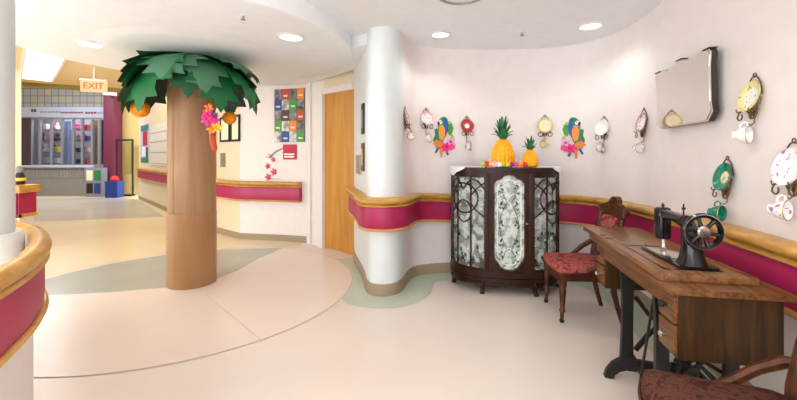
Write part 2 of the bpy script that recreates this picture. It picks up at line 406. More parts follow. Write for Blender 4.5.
# ---- handrails: crash rails with a gold wooden top, raspberry panel and oak bottom trim
RT = [(0, .862), (.082, .862), (.098, .866), (.10, .876), (.09, .884), (.078, .888), (.086, .896), (.108, .905), (.116, .922), (.108, .942), (.09, .951), (.0, .951)]
RP = [(0, .658), (.068, .658), (.076, .70), (.076, .84), (.068, .862), (0, .862)]
RB = [(0, .632), (.084, .632), (.092, .644), (.084, .658), (0, .658)]
def handrail(label, path, zf=None, tone='raspberry_panel', rivets=None):
    t = thing('handrail', label, 'handrail', (0, 0, 0))
    for nm, pr, mt in (('top_rail', RT, 'gold_oak'), ('bumper_panel', RP, tone), ('bottom_trim', RB, 'oak_trim')):
        bm = B(); sweep(bm, path, pr, zf); obj(nm, bm, mt, t, angle=50)
    return t
def dip(p):
    if p[1] < 2.2 or p[0] < -.05: return 0
    if p[0] < .6: return -.035*max(0, min(1, (p[0]+.05)/.6))
    if p[1] < 3.6: return -.045*(p[1]-2.2)/1.4
    return -.04
rp = [p for p in offset(RW, .002)][2:]
handrail('long handrail curving around the white rounded wall and behind the china cabinet and sewing table', rp, dip)
q0, q1 = hit(LW, 217.5)[1], hit(LW, 302)[1]
handrail('angled handrail below the colourful poster, between the palm trunk and the wooden door', offset([tuple(q0)]+[LW[2]]+[p for p in LW[3:] if p[0] < q1.x]+[tuple(q1)], .002))
w0, w1 = hit(LW, 140.5)[1], hit(LW, 182)[1]
handrail('handrail under the whiteboard in the corridor', offset([tuple(w0), tuple(w1)], .002), lambda p: .04)
# guard wall with a rail in front of the round column
GW = smooth_path([(-3.3, 3.05), (-2.95, 2.83), (-2.55, 2.52), (-2.20, 2.30), (-1.85, 1.99), (-1.62, 1.70), (-1.47, 1.44), (-1.36, 1.18), (-1.27, .75), (-1.24, .2)], 5)
GW = [(x*.925, y*.935) for x, y in GW]; GW.reverse()
gw = [tuple(Vector(p)) for p in GW]
bm = B(); sweep(bm, [p for p in gw], rect(-.055, -.068, 0, .87)); struct('wall_guard', bm, 'wall_paint')
if True:
    t = thing('handrail', 'large curved handrail in the foreground, wrapping around the white round column', 'handrail')
    for n2, pr, mt in (('top_rail', [(-.06, .862), (-.01, .862), (.004, .87), (.0, .885), (-.008, .89), (.006, .902), (.012, .922), (.006, .942), (-.01, .953), (-.03, .957), (-.05, .953), (-.066, .940), (-.07, .92), (-.066, .862)], 'gold_oak'),
                       ('bumper_panel', [(-.06, .658), (-.02, .658), (-.014, .70), (-.014, .84), (-.02, .862), (-.06, .862)], 'raspberry_panel'),
                       ('bottom_trim', [(-.06, .632), (-.01, .632), (.0, .644), (-.01, .658), (-.06, .658)], 'gold_oak')):
        bm = B(); sweep(bm, gw, pr); obj(n2, bm, mt, t, angle=50)

# ---- low wall with rail beside the corridor
bm = B(); box(bm, -9.2, -5.27, 5.28, 5.5, 0, .90); struct('wall_counter', bm, 'wall_paint')
t = thing('handrail', 'short stub of handrail on the low wall at the corridor mouth', 'handrail')
bm = B(); box(bm, -9.2, -5.19, 5.20, 5.52, .84, .95, .025); obj('top_rail', bm, 'gold_oak', t)
bm = B(); box(bm, -9.2, -5.25, 5.24, 5.28, .55, .84); box(bm, -5.27, -5.24, 5.24, 5.50, .55, .84); obj('bumper_panel', bm, 'raspberry_panel', t)
bm = B(); box(bm, -9.2, -5.22, 5.21, 5.28, .50, .55, .01); box(bm, -5.27, -5.22, 5.21, 5.50, .50, .55, .01); obj('bottom_trim', bm, 'gold_oak', t)
t = thing('figurine', 'small dark figurine with a pale head on the low corridor wall', 'ornament', (-5.36, 5.38, .95))
bm = B(); lathe(bm, [(0, 0), (.05, 0), (.06, .03), (.055, .12), (.035, .17), (0, .17)], 16); obj('body', bm, 'c_black', t)
bm = B(); lathe(bm, [(0, .16), (.03, .165), (.045, .2), (.04, .25), (.0, .275)], 16); obj('head', bm, 'c_silver', t)
bm = B(); lathe(bm, [(.058, .05), (.066, .06), (.066, .085), (.058, .095)], 16, None, None, True); obj('sash', bm, 'c_yellow', t)

# ------------------------------------------------------------------ the far hall with the shop front
K = 13.4/F
def fx(px): return (px-CX)*K
def fz(py): return HC-(py-HY)*K
bm = B(); box(bm, -16, -9.0, 14.6, 14.7, 0, 4.3); struct('wall_back', bm, 'c_grey')
bm = B(); box(bm, -16, fx(112), 13.4, 13.55, fz(88), 4.3); struct('wall_shop_head', bm, 'c_olive')
bm = B(); box(bm, fx(15), fx(112), 13.42, 13.5, fz(107), fz(88)); wd = struct('window_1', bm, 'glass_tile')
bm = B(); box(bm, -16.1, -16, 4.9, 15.0, 0, 4.3); struct('hall_side_light_block', bm, 'cream_paint')  # unseen wall added to keep world light out of the hall
bm = B(); box(bm, -16.1, -9.2, 4.85, 4.95, 0, 4.3); struct('hall_front_light_block', bm, 'cream_paint')  # also unseen, added to close the hall against world light
t = thing('shop_sign', 'long pale sign board with dark lettering above the shop windows', 'sign', (fx(66), 13.38, fz(112)))
bm = B(); box(bm, fx(22)-fx(66), fx(112)-fx(66), 0, .1, -.18, .17, .01); obj('board', bm, 'c_skyglass', t)
for k, (a, c, y, h, m) in enumerate([(32, 37, .06, .13, 'c_brown'), (41, 47, .0, .07, 'c_grey'), (49, 60, .0, .07, 'c_grey'), (62, 74, -.02, .06, 'c_maroon'), (76, 84, -.02, .06, 'c_maroon'), (86, 96, -.03, .07, 'c_maroon'), (98, 108, -.03, .06, 'c_grey')]):
    bm = B(); x = fx(a)-fx(66); n = 0
    while x < fx(c)-fx(66):
        wl = .05+.04*random.random(); box(bm, x, x+wl, -.012, 0, y-h/2, y+h/2*(.6+.4*random.random())); x += wl+.03
    o = obj('lettering', bm, m, t); o['kind'] = 'stuff'
bm = B(); box(bm, fx(15), fx(112), 13.44, 13.5, fz(119), fz(117.5)); box(bm, fx(15), fx(112), 13.44, 13.5, fz(166), fz(164.5))
for px in (30, 38.5, 50, 61, 72, 81, 91, 98, 111): box(bm, fx(px)-.035, fx(px)+.035, 13.43, 13.51, fz(166), fz(117.5))
struct('window_frame', bm, 'c_silver')
bm = B(); box(bm, fx(30), fx(112), 13.46, 13.47, fz(165), fz(118)); struct('window_2', bm, 'shop_glass')
bm = B(); box(bm, -16, fx(30), 13.42, 13.5, fz(170), fz(118)); struct('wall_shop_side', bm, 'c_dark_plum')
shelfcols = ['c_red', 'c_white', 'c_rust', 'c_skin', 'c_pink', 'c_brown', 'c_yellow', 'c_cream', 'c_navy', 'c_black', 'c_maroon']
gifts = {}
def gift(kind):
    bm = B()
    if kind == 'toy':
        lathe(bm, [(0, 0), (.09, 0), (.13, .06), (.10, .15), (.05, .18), (.09, .22), (.09, .28), (.04, .33), (0, .33)], 14)
    elif kind == 'gift_box':
        box(bm, -.12, .12, -.08, .08, 0, .22, .01); box(bm, -.125, .125, -.02, .02, 0, .226)
    else:
        lathe(bm, [(0, 0), (.07, 0), (.11, .1), (.05, .22), (.06, .3), (.0, .3)], 14)
    return bm
for ci, (a, c) in enumerate(((39.5, 49), (51, 60), (73, 80), (82, 90))):
    xa, xc = fx(a)*13.86/13.4, fx(c)*13.86/13.4
    for li in range(4):
        zz = fz(164)+.02+li*.41
        bm = B(); box(bm, xa-.03, xc+.03, 13.72, 14.2, zz-.02, zz); tag(obj('display_shelf', bm, 'c_silver'), 'grey shop display shelf behind the far shop window', 'shelf', 'shelves in the shop window')
        for j in range(2):
            kind = random.choice(['toy', 'gift_box', 'vase'])
            col = shelfcols[(ci*5+li*3+j*7+random.randrange(3)) % len(shelfcols)]
            gb = gift(kind)
            for v in gb.verts: v.co = Vector((v.co.x*(xc-xa)*1.5, v.co.y, v.co.z*min(1, (xc-xa)*2.6)))
            o = obj('gift_item', gb, col, None, (xa+(xc-xa)*(.27+.46*j), 13.86, zz+.001))
            tag(o, 'small colourful gift on a shelf behind the far shop window', 'gift', 'gifts in the shop window')
for a, c, m in ((62, 72, 'c_skyglass'), (92, 98, 'c_khaki'), (99, 110, 'c_maroon')):
    bm = B()
    pth = [((fx(a)+(fx(c)-fx(a))*i/14)*13.75/13.4, 13.75+.04*math.sin(i*2.2)) for i in range(15)]
    sweep(bm, pth, rect(0, .02, fz(165), fz(119)))
    tag(obj('curtain', bm, m), {'c_skyglass': 'pale blue hanging panel between the shop window displays', 'c_khaki': 'narrow khaki hanging panel in the shop window', 'c_maroon': 'maroon curtain hanging at the end of the shop window'}[m], 'curtain')
# counter with radiator grille
t = thing('shop_counter', 'long grey counter with a vent grille below the shop windows', 'counter', (fx(62), 13.0, 0))
x0, x1 = fx(28)-fx(62), fx(101)-fx(62)
bm = B(); box(bm, x0, x1, .08, .42, .0, .98); obj('body', bm, 'c_cabinet_grey', t)
bm = B(); box(bm, x0-.05, x1+.05, 0, .44, .98, 1.05, .01); obj('worktop', bm, 'c_skyglass', t)
for k in range(6):
    bm = B(); xa = x0+.25+k*.36
    for j in range(6): box(bm, xa+j*.05, xa+j*.05+.028, .06, .08, .62, .90)
    obj('grille', bm, 'c_grey', t)
bm = B(); box(bm, fx(112), fx(122), 13.0, 13.5, 0, 4.3, .02); struct('column_plum', bm, 'c_magenta_post')
bm = B(); box(bm, fx(122), -8.3, 13.42, 13.5, 0, 4.3); struct('wall_hall', bm, 'c_khaki')
bm = B(); box(bm, fx(118), fx(126.5), 12.7, 12.95, fz(98), fz(90)+.1, .01); tag(obj('wall_sign', bm, 'plastic_white'), 'small blank white sign box high beside the plum pillar', 'sign')
t = thing('recycling_station', 'pale recycling cart with coloured panels in front of the plum pillar', 'bin', (fx(108.5), 12.75, 0))
bm = B(); box(bm, -.30, .30, 0, .22, .0, .98, .015); obj('body', bm, 'c_silver', t)
for k, (x, z, m) in enumerate(((-.24, .12, 'c_black'), (.02, .12, 'c_navy'), (-.24, .55, 'c_cream'), (.02, .55, 'c_green'))):
    bm = B(); box(bm, x, x+.21, -.012, .0, z, z+.34, .01); obj('panel', bm, m, t)
t = thing('recycling_bin', 'blue recycling bin on the floor beside the plum pillar', 'bin', (fx(131.5), 12.6, 0))
bm = B(); prism(bm, [(-.2, -.15), (.2, -.15), (.2, .15), (-.2, .15)], 0, .52); obj('body', bm, 'c_bin_blue', t)
bm = B(); box(bm, -.215, .215, -.165, .165, .50, .54, .01); obj('rim', bm, 'c_navy', t)
bm = B(); lathe(bm, [(0, .52), (.11, .52), (.13, .58), (.08, .68), (0, .70)], 16); obj('ball', bm, 'c_red', None, (fx(131.5), 12.6, .022))
tag(bpy.data.objects['ball'], 'red ball resting on the blue bin', 'ball')
t = thing('coat_rack', 'dark metal rack standing against the yellow wall at the end of the corridor', 'rack', (fx(130), 13.15, 0))
for x in (-.27, .27):
    bm = B(); tube(bm, [(x, 0, .02), (x, 0, 1.95)], .03); obj('post', bm, 'c_black', t)
bm = B(); tube(bm, [(-.27, 0, 1.93), (.27, 0, 1.93)], .035); obj('top_bar', bm, 'c_black', t)
bm = B(); box(bm, .02, .24, -.02, .02, .75, 1.88, .02); obj('hanging_cloth', bm, 'c_olive', t)
bm = B(); box(bm, -.3, .3, -.15, .1, .0, .05, .01); obj('base', bm, 'c_black', t)

# exit sign, hung from the corridor ceiling
t = thing('exit_sign', 'glowing orange exit sign hanging from the corridor ceiling', 'sign', Vector(((94-CX)/F*5.35, 5.35, 2.335)), math.radians(16))
bm = B(); box(bm, -.155, .155, -.02, .02, -.08, .08, .008); obj('lit_face', bm, 'exit_face', t)
bm = B(); box(bm, -.165, .165, -.025, .025, .08, .095, .003); box(bm, -.008, .008, -.008, .008, .095, .265); obj('bracket', bm, 'lamp_trim', t)
def text_mesh(body, size, mat, parent, loc, rot, depth=.004):
    cu = bpy.data.curves.new('txt', 'FONT'); cu.body = body; cu.size = size; cu.extrude = depth; cu.align_x = 'CENTER'; cu.align_y = 'CENTER'
    o = bpy.data.objects.new('txt', cu); COL.objects.link(o)
    dg = bpy.context.evaluated_depsgraph_get(); me = bpy.data.meshes.new_from_object(o.evaluated_get(dg))
    bpy.data.objects.remove(o)
    me.materials.clear(); me.materials.append(MATS[mat])
    n = bpy.data.objects.new('lettering', me); COL.objects.link(n); n.parent = parent; n.location = loc; n.rotation_euler = rot
    return n
text_mesh('EXIT', .12, 'exit_letter', t, (0, -.024, -.002), (PI/2, 0, 0))

# corridor light panel
ax = Vector((-1.9, 1.85, 0)).normalized()
t = thing('ceiling_light', 'long rectangular light panel in the yellow corridor ceiling', 'ceiling light', (-4.9, 5.22, 2.595), math.atan2(ax.y, ax.x))
bm = B(); box(bm, -1.32, 1.32, -.17, .17, -.012, .0, .004); obj('diffuser', bm, 'panel_lens', t)
bm = B(); box(bm, -1.35, 1.35, -.20, -.17, -.018, .004); box(bm, -1.35, 1.35, .17, .20, -.018, .004); obj('frame', bm, 'lamp_trim', t)
bm = B(); box(bm, -1.0, 1.0, -.05, .05, -.05, .05, .02)
tag(obj('strip_light', bm, 'shop_strip', None, (fx(45), 13.35, fz(84.5))), 'bluish strip light above the shop front tiles', 'ceiling light')

# ------------------------------------------------------------------ ceiling fittings
def downlight(x, y, z, label, r=.075):
    t = thing('downlight', label, 'ceiling light', (x, y, z))
    bm = B(); lathe(bm, [(r, -.001), (r+.022, -.001), (r+.026, -.008), (r+.004, -.016), (r, -.012)], 32, None, None, True); obj('trim_ring', bm, 'lamp_trim', t)
    bm = B(); lathe(bm, [(0, -.010), (r, -.010), (r, -.002), (0, -.002)], 32); obj('lens', bm, 'downlight_lens', t)
    return t
downlight(-.99, 3.50, 2.45, 'recessed downlight in the round ceiling disc, on the poster side of the palm', .10)
downlight(-3.02, 3.72, 2.45, 'recessed downlight in the round ceiling disc, on the corridor side of the palm', .10)
downlight(.43, 3.89, 2.60, 'recessed downlight in front of the left parrot cutout', .085)
downlight(1.84, 3.64, 2.60, 'recessed downlight in front of the wall mirror corner', .095)
t = thing('ceiling_speaker', 'larger round ceiling grille with grey rim, nearest the camera', 'ceiling speaker', (.49, 2.93, 2.60))
bm = B(); lathe(bm, [(.155, -.001), (.195, -.001), (.19, -.012), (.155, -.016)], 40, None, None, True); obj('rim', bm, 'c_grey', t)
bm = B(); lathe(bm, [(0, -.008), (.155, -.008), (.155, -.001), (0, -.001)], 40); obj('grille', bm, 'lamp_trim', t)
def sprinkler(x, y, z, label):
    t = thing('sprinkler', label, 'sprinkler', (x, y, z))
    bm = B(); lathe(bm, [(0, -.001), (.03, -.001), (.028, -.006), (.012, -.01), (0, -.01)], 20); obj('plate', bm, 'lamp_trim', t)
    bm = B(); lathe(bm, [(0, -.01), (.01, -.01), (.008, -.03), (.02, -.034), (.02, -.038), (0, -.04)], 12); obj('head', bm, 'c_grey', t)
sprinkler(-1.215, 2.97, 2.45, 'sprinkler head in the round ceiling disc above the palm')
sprinkler(1.245, 3.83, 2.60, 'sprinkler head in the flat ceiling above the china cabinet')

# ------------------------------------------------------------------ the paper palm tree
PX, PY = -2.20, 4.05
palm = thing('palm_tree', 'tall paper palm tree with brown cardboard trunk and green card leaves', 'palm tree decoration', (PX, PY, 0))
bm = B(); lathe(bm, [(.228, .76), (.229, 1.4), (.230, 2.35)], 48); obj('trunk', bm, 'cardboard_trunk', palm)
bm = B(); lathe(bm, [(.238, 0), (.238, .765), (.229, .768)], 48); obj('trunk_base', bm, 'cardboard_sleeve', palm)
bm = B(); tube(bm, [(.229*math.cos(-1.9), .229*math.sin(-1.9), .77), (.231*math.cos(-1.9), .231*math.sin(-1.9), 2.34)], .003, 5); obj('seam', bm, 'cardboard_sleeve', palm)
LEAF = [(0, .12), (.10, .20), (.24, .32), (.36, .44), (.42, .52), (.45, .34), (.56, .40), (.66, .46), (.68, .24), (.77, .26), (.85, .30), (.87, .12), (.94, .08), (1.0, .0)]
def leaf(ang, r0, r1, z0, drop, wide, mat, twist=0, seed=0):
    """one cut card leaf: zigzag outline, folded along its spine and bent downwards"""
    rnd = random.Random(seed)
    def at(u, w):
        u = max(0, u)
        r = r0+(r1-r0)*math.sin(min(1, u)*PI/2)**.9
        z = z0-drop*u**1.7-.16*abs(w)*(.3+u)
        a = ang
        x = r*math.cos(a)-w*math.sin(a); y = r*math.sin(a)+w*math.cos(a)
        return Vector((x, y, z+twist*w))
    jit = [1+.18*(rnd.random()-.5) for _ in LEAF]
    bm = B(); S = []; Lf = []; R = []
    for (u, h), j in zip(LEAF, jit):
        S.append(bm.verts.new(at(u, 0)))
        Lf.append(bm.verts.new(at(u-(.0 if h < .05 else .02), h*wide*j)) if h > 0 else S[-1])
        R.append(bm.verts.new(at(u-(.0 if h < .05 else .02), -h*wide*j)) if h > 0 else S[-1])
    for i in range(len(LEAF)-1):
        for E in (Lf, R):
            vs = []
            for v in (S[i], E[i], E[i+1], S[i+1]):
                if v not in vs: vs.append(v)
            bm.faces.new(vs)
    bmesh.ops.recalc_face_normals(bm, faces=bm.faces[:])
    g = bmesh.ops.extrude_face_region(bm, geom=bm.faces[:])
    for v in [e for e in g['geom'] if isinstance(e, bmesh.types.BMVert)]: v.co.z += .004
    o = obj('leaf', bm, mat, palm, angle=25)
    return o
D = math.radians
k = 0
for i, (a, m, r1, dr, w) in enumerate([(-156, 'leaf_mid', .62, .66, .8), (-116, 'leaf_mid', .54, .64, .80), (-66, 'leaf_deep', .46, .50, .50), (-34, 'leaf_mid', .54, .62, .66), (0, 'leaf_bright', .66, .58, .62),
                                    (34, 'leaf_dark', .66, .58, .8), (78, 'leaf_dark', .64, .56, .8), (122, 'leaf_dark', .66, .56, .8), (164, 'leaf_dark', .62, .56, .8), (-172, 'leaf_deep', .62, .60, .8)]):
    leaf(D(a), .10, r1, 2.395, dr, w, m, .06*math.sin(i*2.1), i)
for i, (a, m, r1, dr, w) in enumerate([(-162, 'leaf_deep', .60, .30, .8), (-88, 'leaf_grey', .54, .36, .62), (-50, 'leaf_grey', .54, .48, .56), (-12, 'leaf_grey', .64, .22, .56), (22, 'leaf_mid', .68, .26, .6), (75, 'leaf_deep', .66, .25, .7), (130, 'leaf_deep', .66, .22, .7)]):
    leaf(D(a), .02, r1, 2.412, dr, w, m, .05*math.cos(i*1.7), 40+i)

def honeycomb(bm, prof, cells=34, M=None):
    lathe(bm, prof, cells, M, lambda q, z: 1.0 if q % 2 else .93)
def ball(label, x, y, z, r, string):
    t = thing('honeycomb_ball', label, 'paper ornament', (x, y, z))
    bm = B(); honeycomb(bm, [(r*math.sin(PI*i/12), -r*.95*math.cos(PI*i/12)) for i in range(13)], 36); obj('tissue_ball', bm, 'orange_tissue', t)
    bm = B(); tube(bm, [(0, 0, r*.9), (0, 0, r*.9+string)], .004, 5); obj('string', bm, 'c_brown', t)
ball('orange honeycomb paper ball hanging under the palm leaves on the corridor side', -2.67, 3.93, 1.835, .09, .28)
ball('orange honeycomb paper ball half hidden behind the palm leaves beside the trunk', -1.885, 4.24, 1.775, .075, .20)
t = thing('tropical_ornament', 'pink, orange and purple tropical ornament with trailing tail hanging beside the palm trunk', 'ornament', (-1.845, 3.74, 1.62))
for z, x, m, r in ((.20, -.02, 'c_orange', .04), (.15, -.03, 'c_hot_pink', .05), (.08, -.035, 'c_pink', .055), (.06, .03, 'c_hot_pink', .05), (.0, .02, 'c_orange', .05), (.01, .07, 'c_yellow', .04), (-.05, .0, 'c_purple', .035), (.13, .04, 'c_purple', .03)):
    rr = random.Random(int(z*1000)+5)
    bm = B()
    for q in range(7):
        M = Matrix.Translation((x, 0, z)) @ Matrix.Rotation(q*2*PI/7, 4, 'Y') @ Matrix.Rotation(rr.uniform(-.7, .7), 4, 'X') @ Matrix.Translation((0, 0, r*.65)) @ Matrix.Diagonal((.55, .35, 1, 1))
        lathe(bm, [(r*.62*math.sin(PI*k2/6), -r*.62*math.cos(PI*k2/6)) for k2 in range(7)], 8, M)
    obj('petal_cluster', bm, m, t)
bm = B(); tube(bm, [(.0, 0, -.05), (.015, 0, -.12), (.035, 0, -.2), (.04, 0, -.235)], [.02, .032, .028, .006], 8); obj('tail', bm, 'c_rust', t)
bm = B(); tube(bm, [(.0, 0, .2), (0, 0, .5)], .003, 5); obj('string', bm, 'c_green', t)
bm = B(); tube(bm, [(.03, 0, .14), (.075, 0, .19)], .009, 6); obj('stem', bm, 'c_cream', t)

# ------------------------------------------------------------------ things on the poster wall and beside the door
def panel(bm, w, h, d, bev=0): box(bm, -w/2, w/2, -d, 0, -h/2, h/2, bev)
def mount(path, x0, y0, x1, y1, out=.001):
    """centre, turn and size of a flat thing on a wall seen between two pixel corners"""
    p, rz, Y = on_wall(path, (x0+x1)/2, (y0+y1)/2, out)
    a, b_ = hit(path, x0)[1], hit(path, x1)[1]
    return p, rz, (b_-a).length, (y1-y0)/F*Y
p, rz, w, h = mount(LW, 275, 89, 305, 142, .012)
t = thing('poster', 'tall poster of coloured squares and photographs on the wall by the wooden door', 'poster', p, rz)
bm = B(); panel(bm, w, h, .012); obj('board', bm, 'c_black', t)
G = ['PoPa', 'bLgP', 'PnPo', 'gLaP', 'LbLg']
key = dict(P='photo_print', L='photo_print_light', o='c_rust', a='c_amber', b='c_navy', g='c_leaf', n='c_brown')
for r in range(5):
    for c in range(4):
        bm = B(); x = -w/2+(c+.5)*w/4; z = h/2-(r+.5)*h/5
        box(bm, x-w/8+.003, x+w/8-.003, -.016, -.012, z-h/10+.002, z+h/10-.002)
        o = obj('tile', bm, key[G[r][c]], t)
        if G[r][c] not in 'PL':
            bm = B(); box(bm, x-w/14, x+w/14, -.0175, -.016, z-h/36, z-h/60); box(bm, x-w/18, x+w/14, -.0175, -.016, z-h/22, z-h/30); obj('caption', bm, 'c_white', o)
p, rz, w, h = mount(LW, 283.5, 144.5, 297, 159.5, .004)
t = thing('sign', 'small crimson square sign with white lines under the colourful poster', 'sign', p, rz)
bm = B(); panel(bm, w, h, .01); obj('board', bm, 'c_crimson', t)
for z, k in ((-.15, .42), (-.32, .40)):
    bm = B(); box(bm, -w*k, w*k*.8, -.0125, -.01, z*h-.012, z*h+.012); obj('text_line', bm, 'c_white', t)
# painted blossom branch
p, rz, w, h = mount(LW, 264, 147, 284, 179, .010)
t = thing('blossom_decal', 'wall decal of pink blossoms and a grey branch beside the crimson sign', 'wall decal', p, rz)
bm = B(); tube(bm, [(w*.45, -.004, h*.46), (w*.1, -.004, h*.36), (-.1*w, -.004, h*.24), (-.3*w, -.004, h*.28)], [.008, .012, .01, .006], 6); tube(bm, [(-.05*w, -.004, h*.27), (-.2*w, -.004, h*.16), (-.38*w, -.004, h*.2)], .007, 6); obj('branch', bm, 'c_grey', t)
for (x, z, r) in ((-.02, .1, .035), (-.30, -.1, .04), (.0, -.27, .05), (-.28, -.44, .05), (-.16, .2, .025)):
    bm = B(); lathe(bm, [(0, 0), (r, 0), (r*.7, .008), (0, .012)], 15, Matrix.Translation((x*w, -.001, z*h)) @ Matrix.Rotation(PI/2, 4, 'X'), lambda q, zz: 1.15 if q % 3 else .6); obj('blossom', bm, 'c_rose', t)
bm = B(); tube(bm, [(-.28*w, -.004, -.46*h), (0, -.004, -.5*h), (.35*w, -.004, -.49*h)], .004, 5); obj('stem', bm, 'c_grey', t)
def picture(label, x0, y0, x1, y1):
    p, rz, w, h = mount(LW, x0, y0, x1, y1, .003)
    t = thing('picture_frame', label, 'picture', p, rz)
    bm = B(); b_ = min(.035, w*.16)
    for (a, c, d, e) in ((-w/2, w/2, h/2-b_, h/2), (-w/2, w/2, -h/2, -h/2+b_), (-w/2, -w/2+b_, -h/2, h/2), (w/2-b_, w/2, -h/2, h/2)): box(bm, a, c, -.022, 0, d, e)
    obj('frame', bm, 'c_black', t)
    bm = B(); box(bm, -w/2+b_, w/2-b_, -.012, -.002, -h/2+b_, h/2-b_); obj('print', bm, 'c_cream', t)
picture('black framed picture next to the palm trunk', 221, 117, 230.5, 142)
picture('black framed picture at the wall corner behind the palm leaves', 231.5, 115, 240.5, 141.5)
def plate_(name, label, x0, y0, x1, y1, path, mat='brushed_plate', parts=True):
    p, rz, w, h = mount(path, x0, y0, x1, y1, .003)
    t = thing(name, label, 'switch', p, rz)
    bm = B(); panel(bm, w, h, .01, .003); obj('plate', bm, mat, t)
    bm = B(); box(bm, -w*.18, w*.18, -.016, -.01, -h*.2, h*.2, .003); obj('toggle', bm, 'c_grey', t)
plate_('light_switch', 'metal switch plate on the wall beside the palm trunk', 221, 153, 225.5, 167, LW)
plate_('light_switch', 'grey control plate on the narrow wall beside the wooden door', 356.9, 155, 361.3, 174, RW)
for lab, y0, y1, m in (('narrow black plaque on the narrow wall beside the wooden door', 104, 134, 'c_black'), ('narrow brown plaque below the black one beside the wooden door', 143, 171, 'c_brown')):
    p, rz, w, h = mount(RW, 363.0, y0, 364.9, y1, .003)
    t = thing('plaque', lab, 'sign', p, rz)
    bm = B(); panel(bm, .16, h, .02, .004); obj('board', bm, m, t)
    bm = B(); box(bm, -.05, .05, -.023, -.02, -h*.3, h*.3); obj('inset', bm, 'c_grey' if m == 'c_black' else 'c_khaki', t)
# corridor whiteboard and leaflet poster
p, rz, w, h = mount(LW, 150, 123, 176, 166, .004)
t = thing('whiteboard', 'large ruled whiteboard on the corridor wall behind the palm', 'whiteboard', p, rz)
bm = B(); panel(bm, w, h, .02, .004); obj('board', bm, 'plastic_white', t)
bm = B()
for z in (-.45, -.18, .08, .30): box(bm, -w*.48, w*.48, -.023, -.02, z*h-.008, z*h+.008)
o = obj('ruled_line', bm, 'c_grey', t)
p, rz, w, h = mount(LW, 141, 124.5, 149, 163, .004)
t = thing('poster', 'narrow teal and red poster on the corridor wall beside the whiteboard', 'poster', p, rz)
bm = B(); panel(bm, w, h, .01); obj('sheet', bm, 'c_skyglass', t)
for (z0, z1, x0, x1, m) in ((.33, .48, -.45, .45, 'c_teal'), (-.05, .32, -.2, .35, 'c_crimson'), (-.32, -.08, -.3, .1, 'c_white'), (-.49, -.36, -.45, .45, 'c_green'), (-.36, -.1, .2, .42, 'c_navy')):
    bm = B(); box(bm, x0*w, x1*w, -.013, -.01, z0*h, z1*h); obj('print_block', bm, m, t)

# ------------------------------------------------------------------ china on the walls: wire hanger, saucer and cup, three things each
def cup_mesh(mat, label, loc, rz, roll, tip, s=1.0, group=None):
    t = thing('teacup', label, 'cup', loc, rot=None)
    M = Matrix.Rotation(rz, 4, 'Z') @ Matrix.Rotation(tip, 4, 'X') @ Matrix.Rotation(roll, 4, 'Y')
    t.rotation_euler = M.to_euler()
    bm = B(); lathe(bm, [(0, 0), (.022, 0), (.024, .006), (.020, .010), (.032, .022), (.041, .042), (.045, .064), (.0425, .064), (.038, .043), (.029, .024), (0, .014)], 28)
    for v in bm.verts: v.co *= s
    obj('bowl', bm, mat, t)
    bm = B(); tube(bm, [(.040*s, 0, .053*s), (.060*s, 0, .056*s), (.066*s, 0, .042*s), (.056*s, 0, .028*s), (.036*s, 0, .026*s)], .0042*s, 8); obj('handle', bm, mat, t)
    bm = B(); lathe(bm, [(.0446*s, .061*s), (.0458*s, .0625*s), (.0446*s, .0645*s), (.042*s, .064*s)], 28, None, None, True); obj('gilt_rim', bm, 'brass_decal', t)
    return t
def saucer_bm(r):
    bm = B(); lathe(bm, [(0, 0), (r*.42, 0), (r*.44, -.004), (r*.5, -.004), (r*.52, 0), (r*.78, .008), (r, .017), (r*1.0, .020), (r*.78, .0115), (r*.50, .004), (r*.36, .003), (0, .004)], 40, Matrix.Rotation(PI/2, 4, 'X'))
    return bm
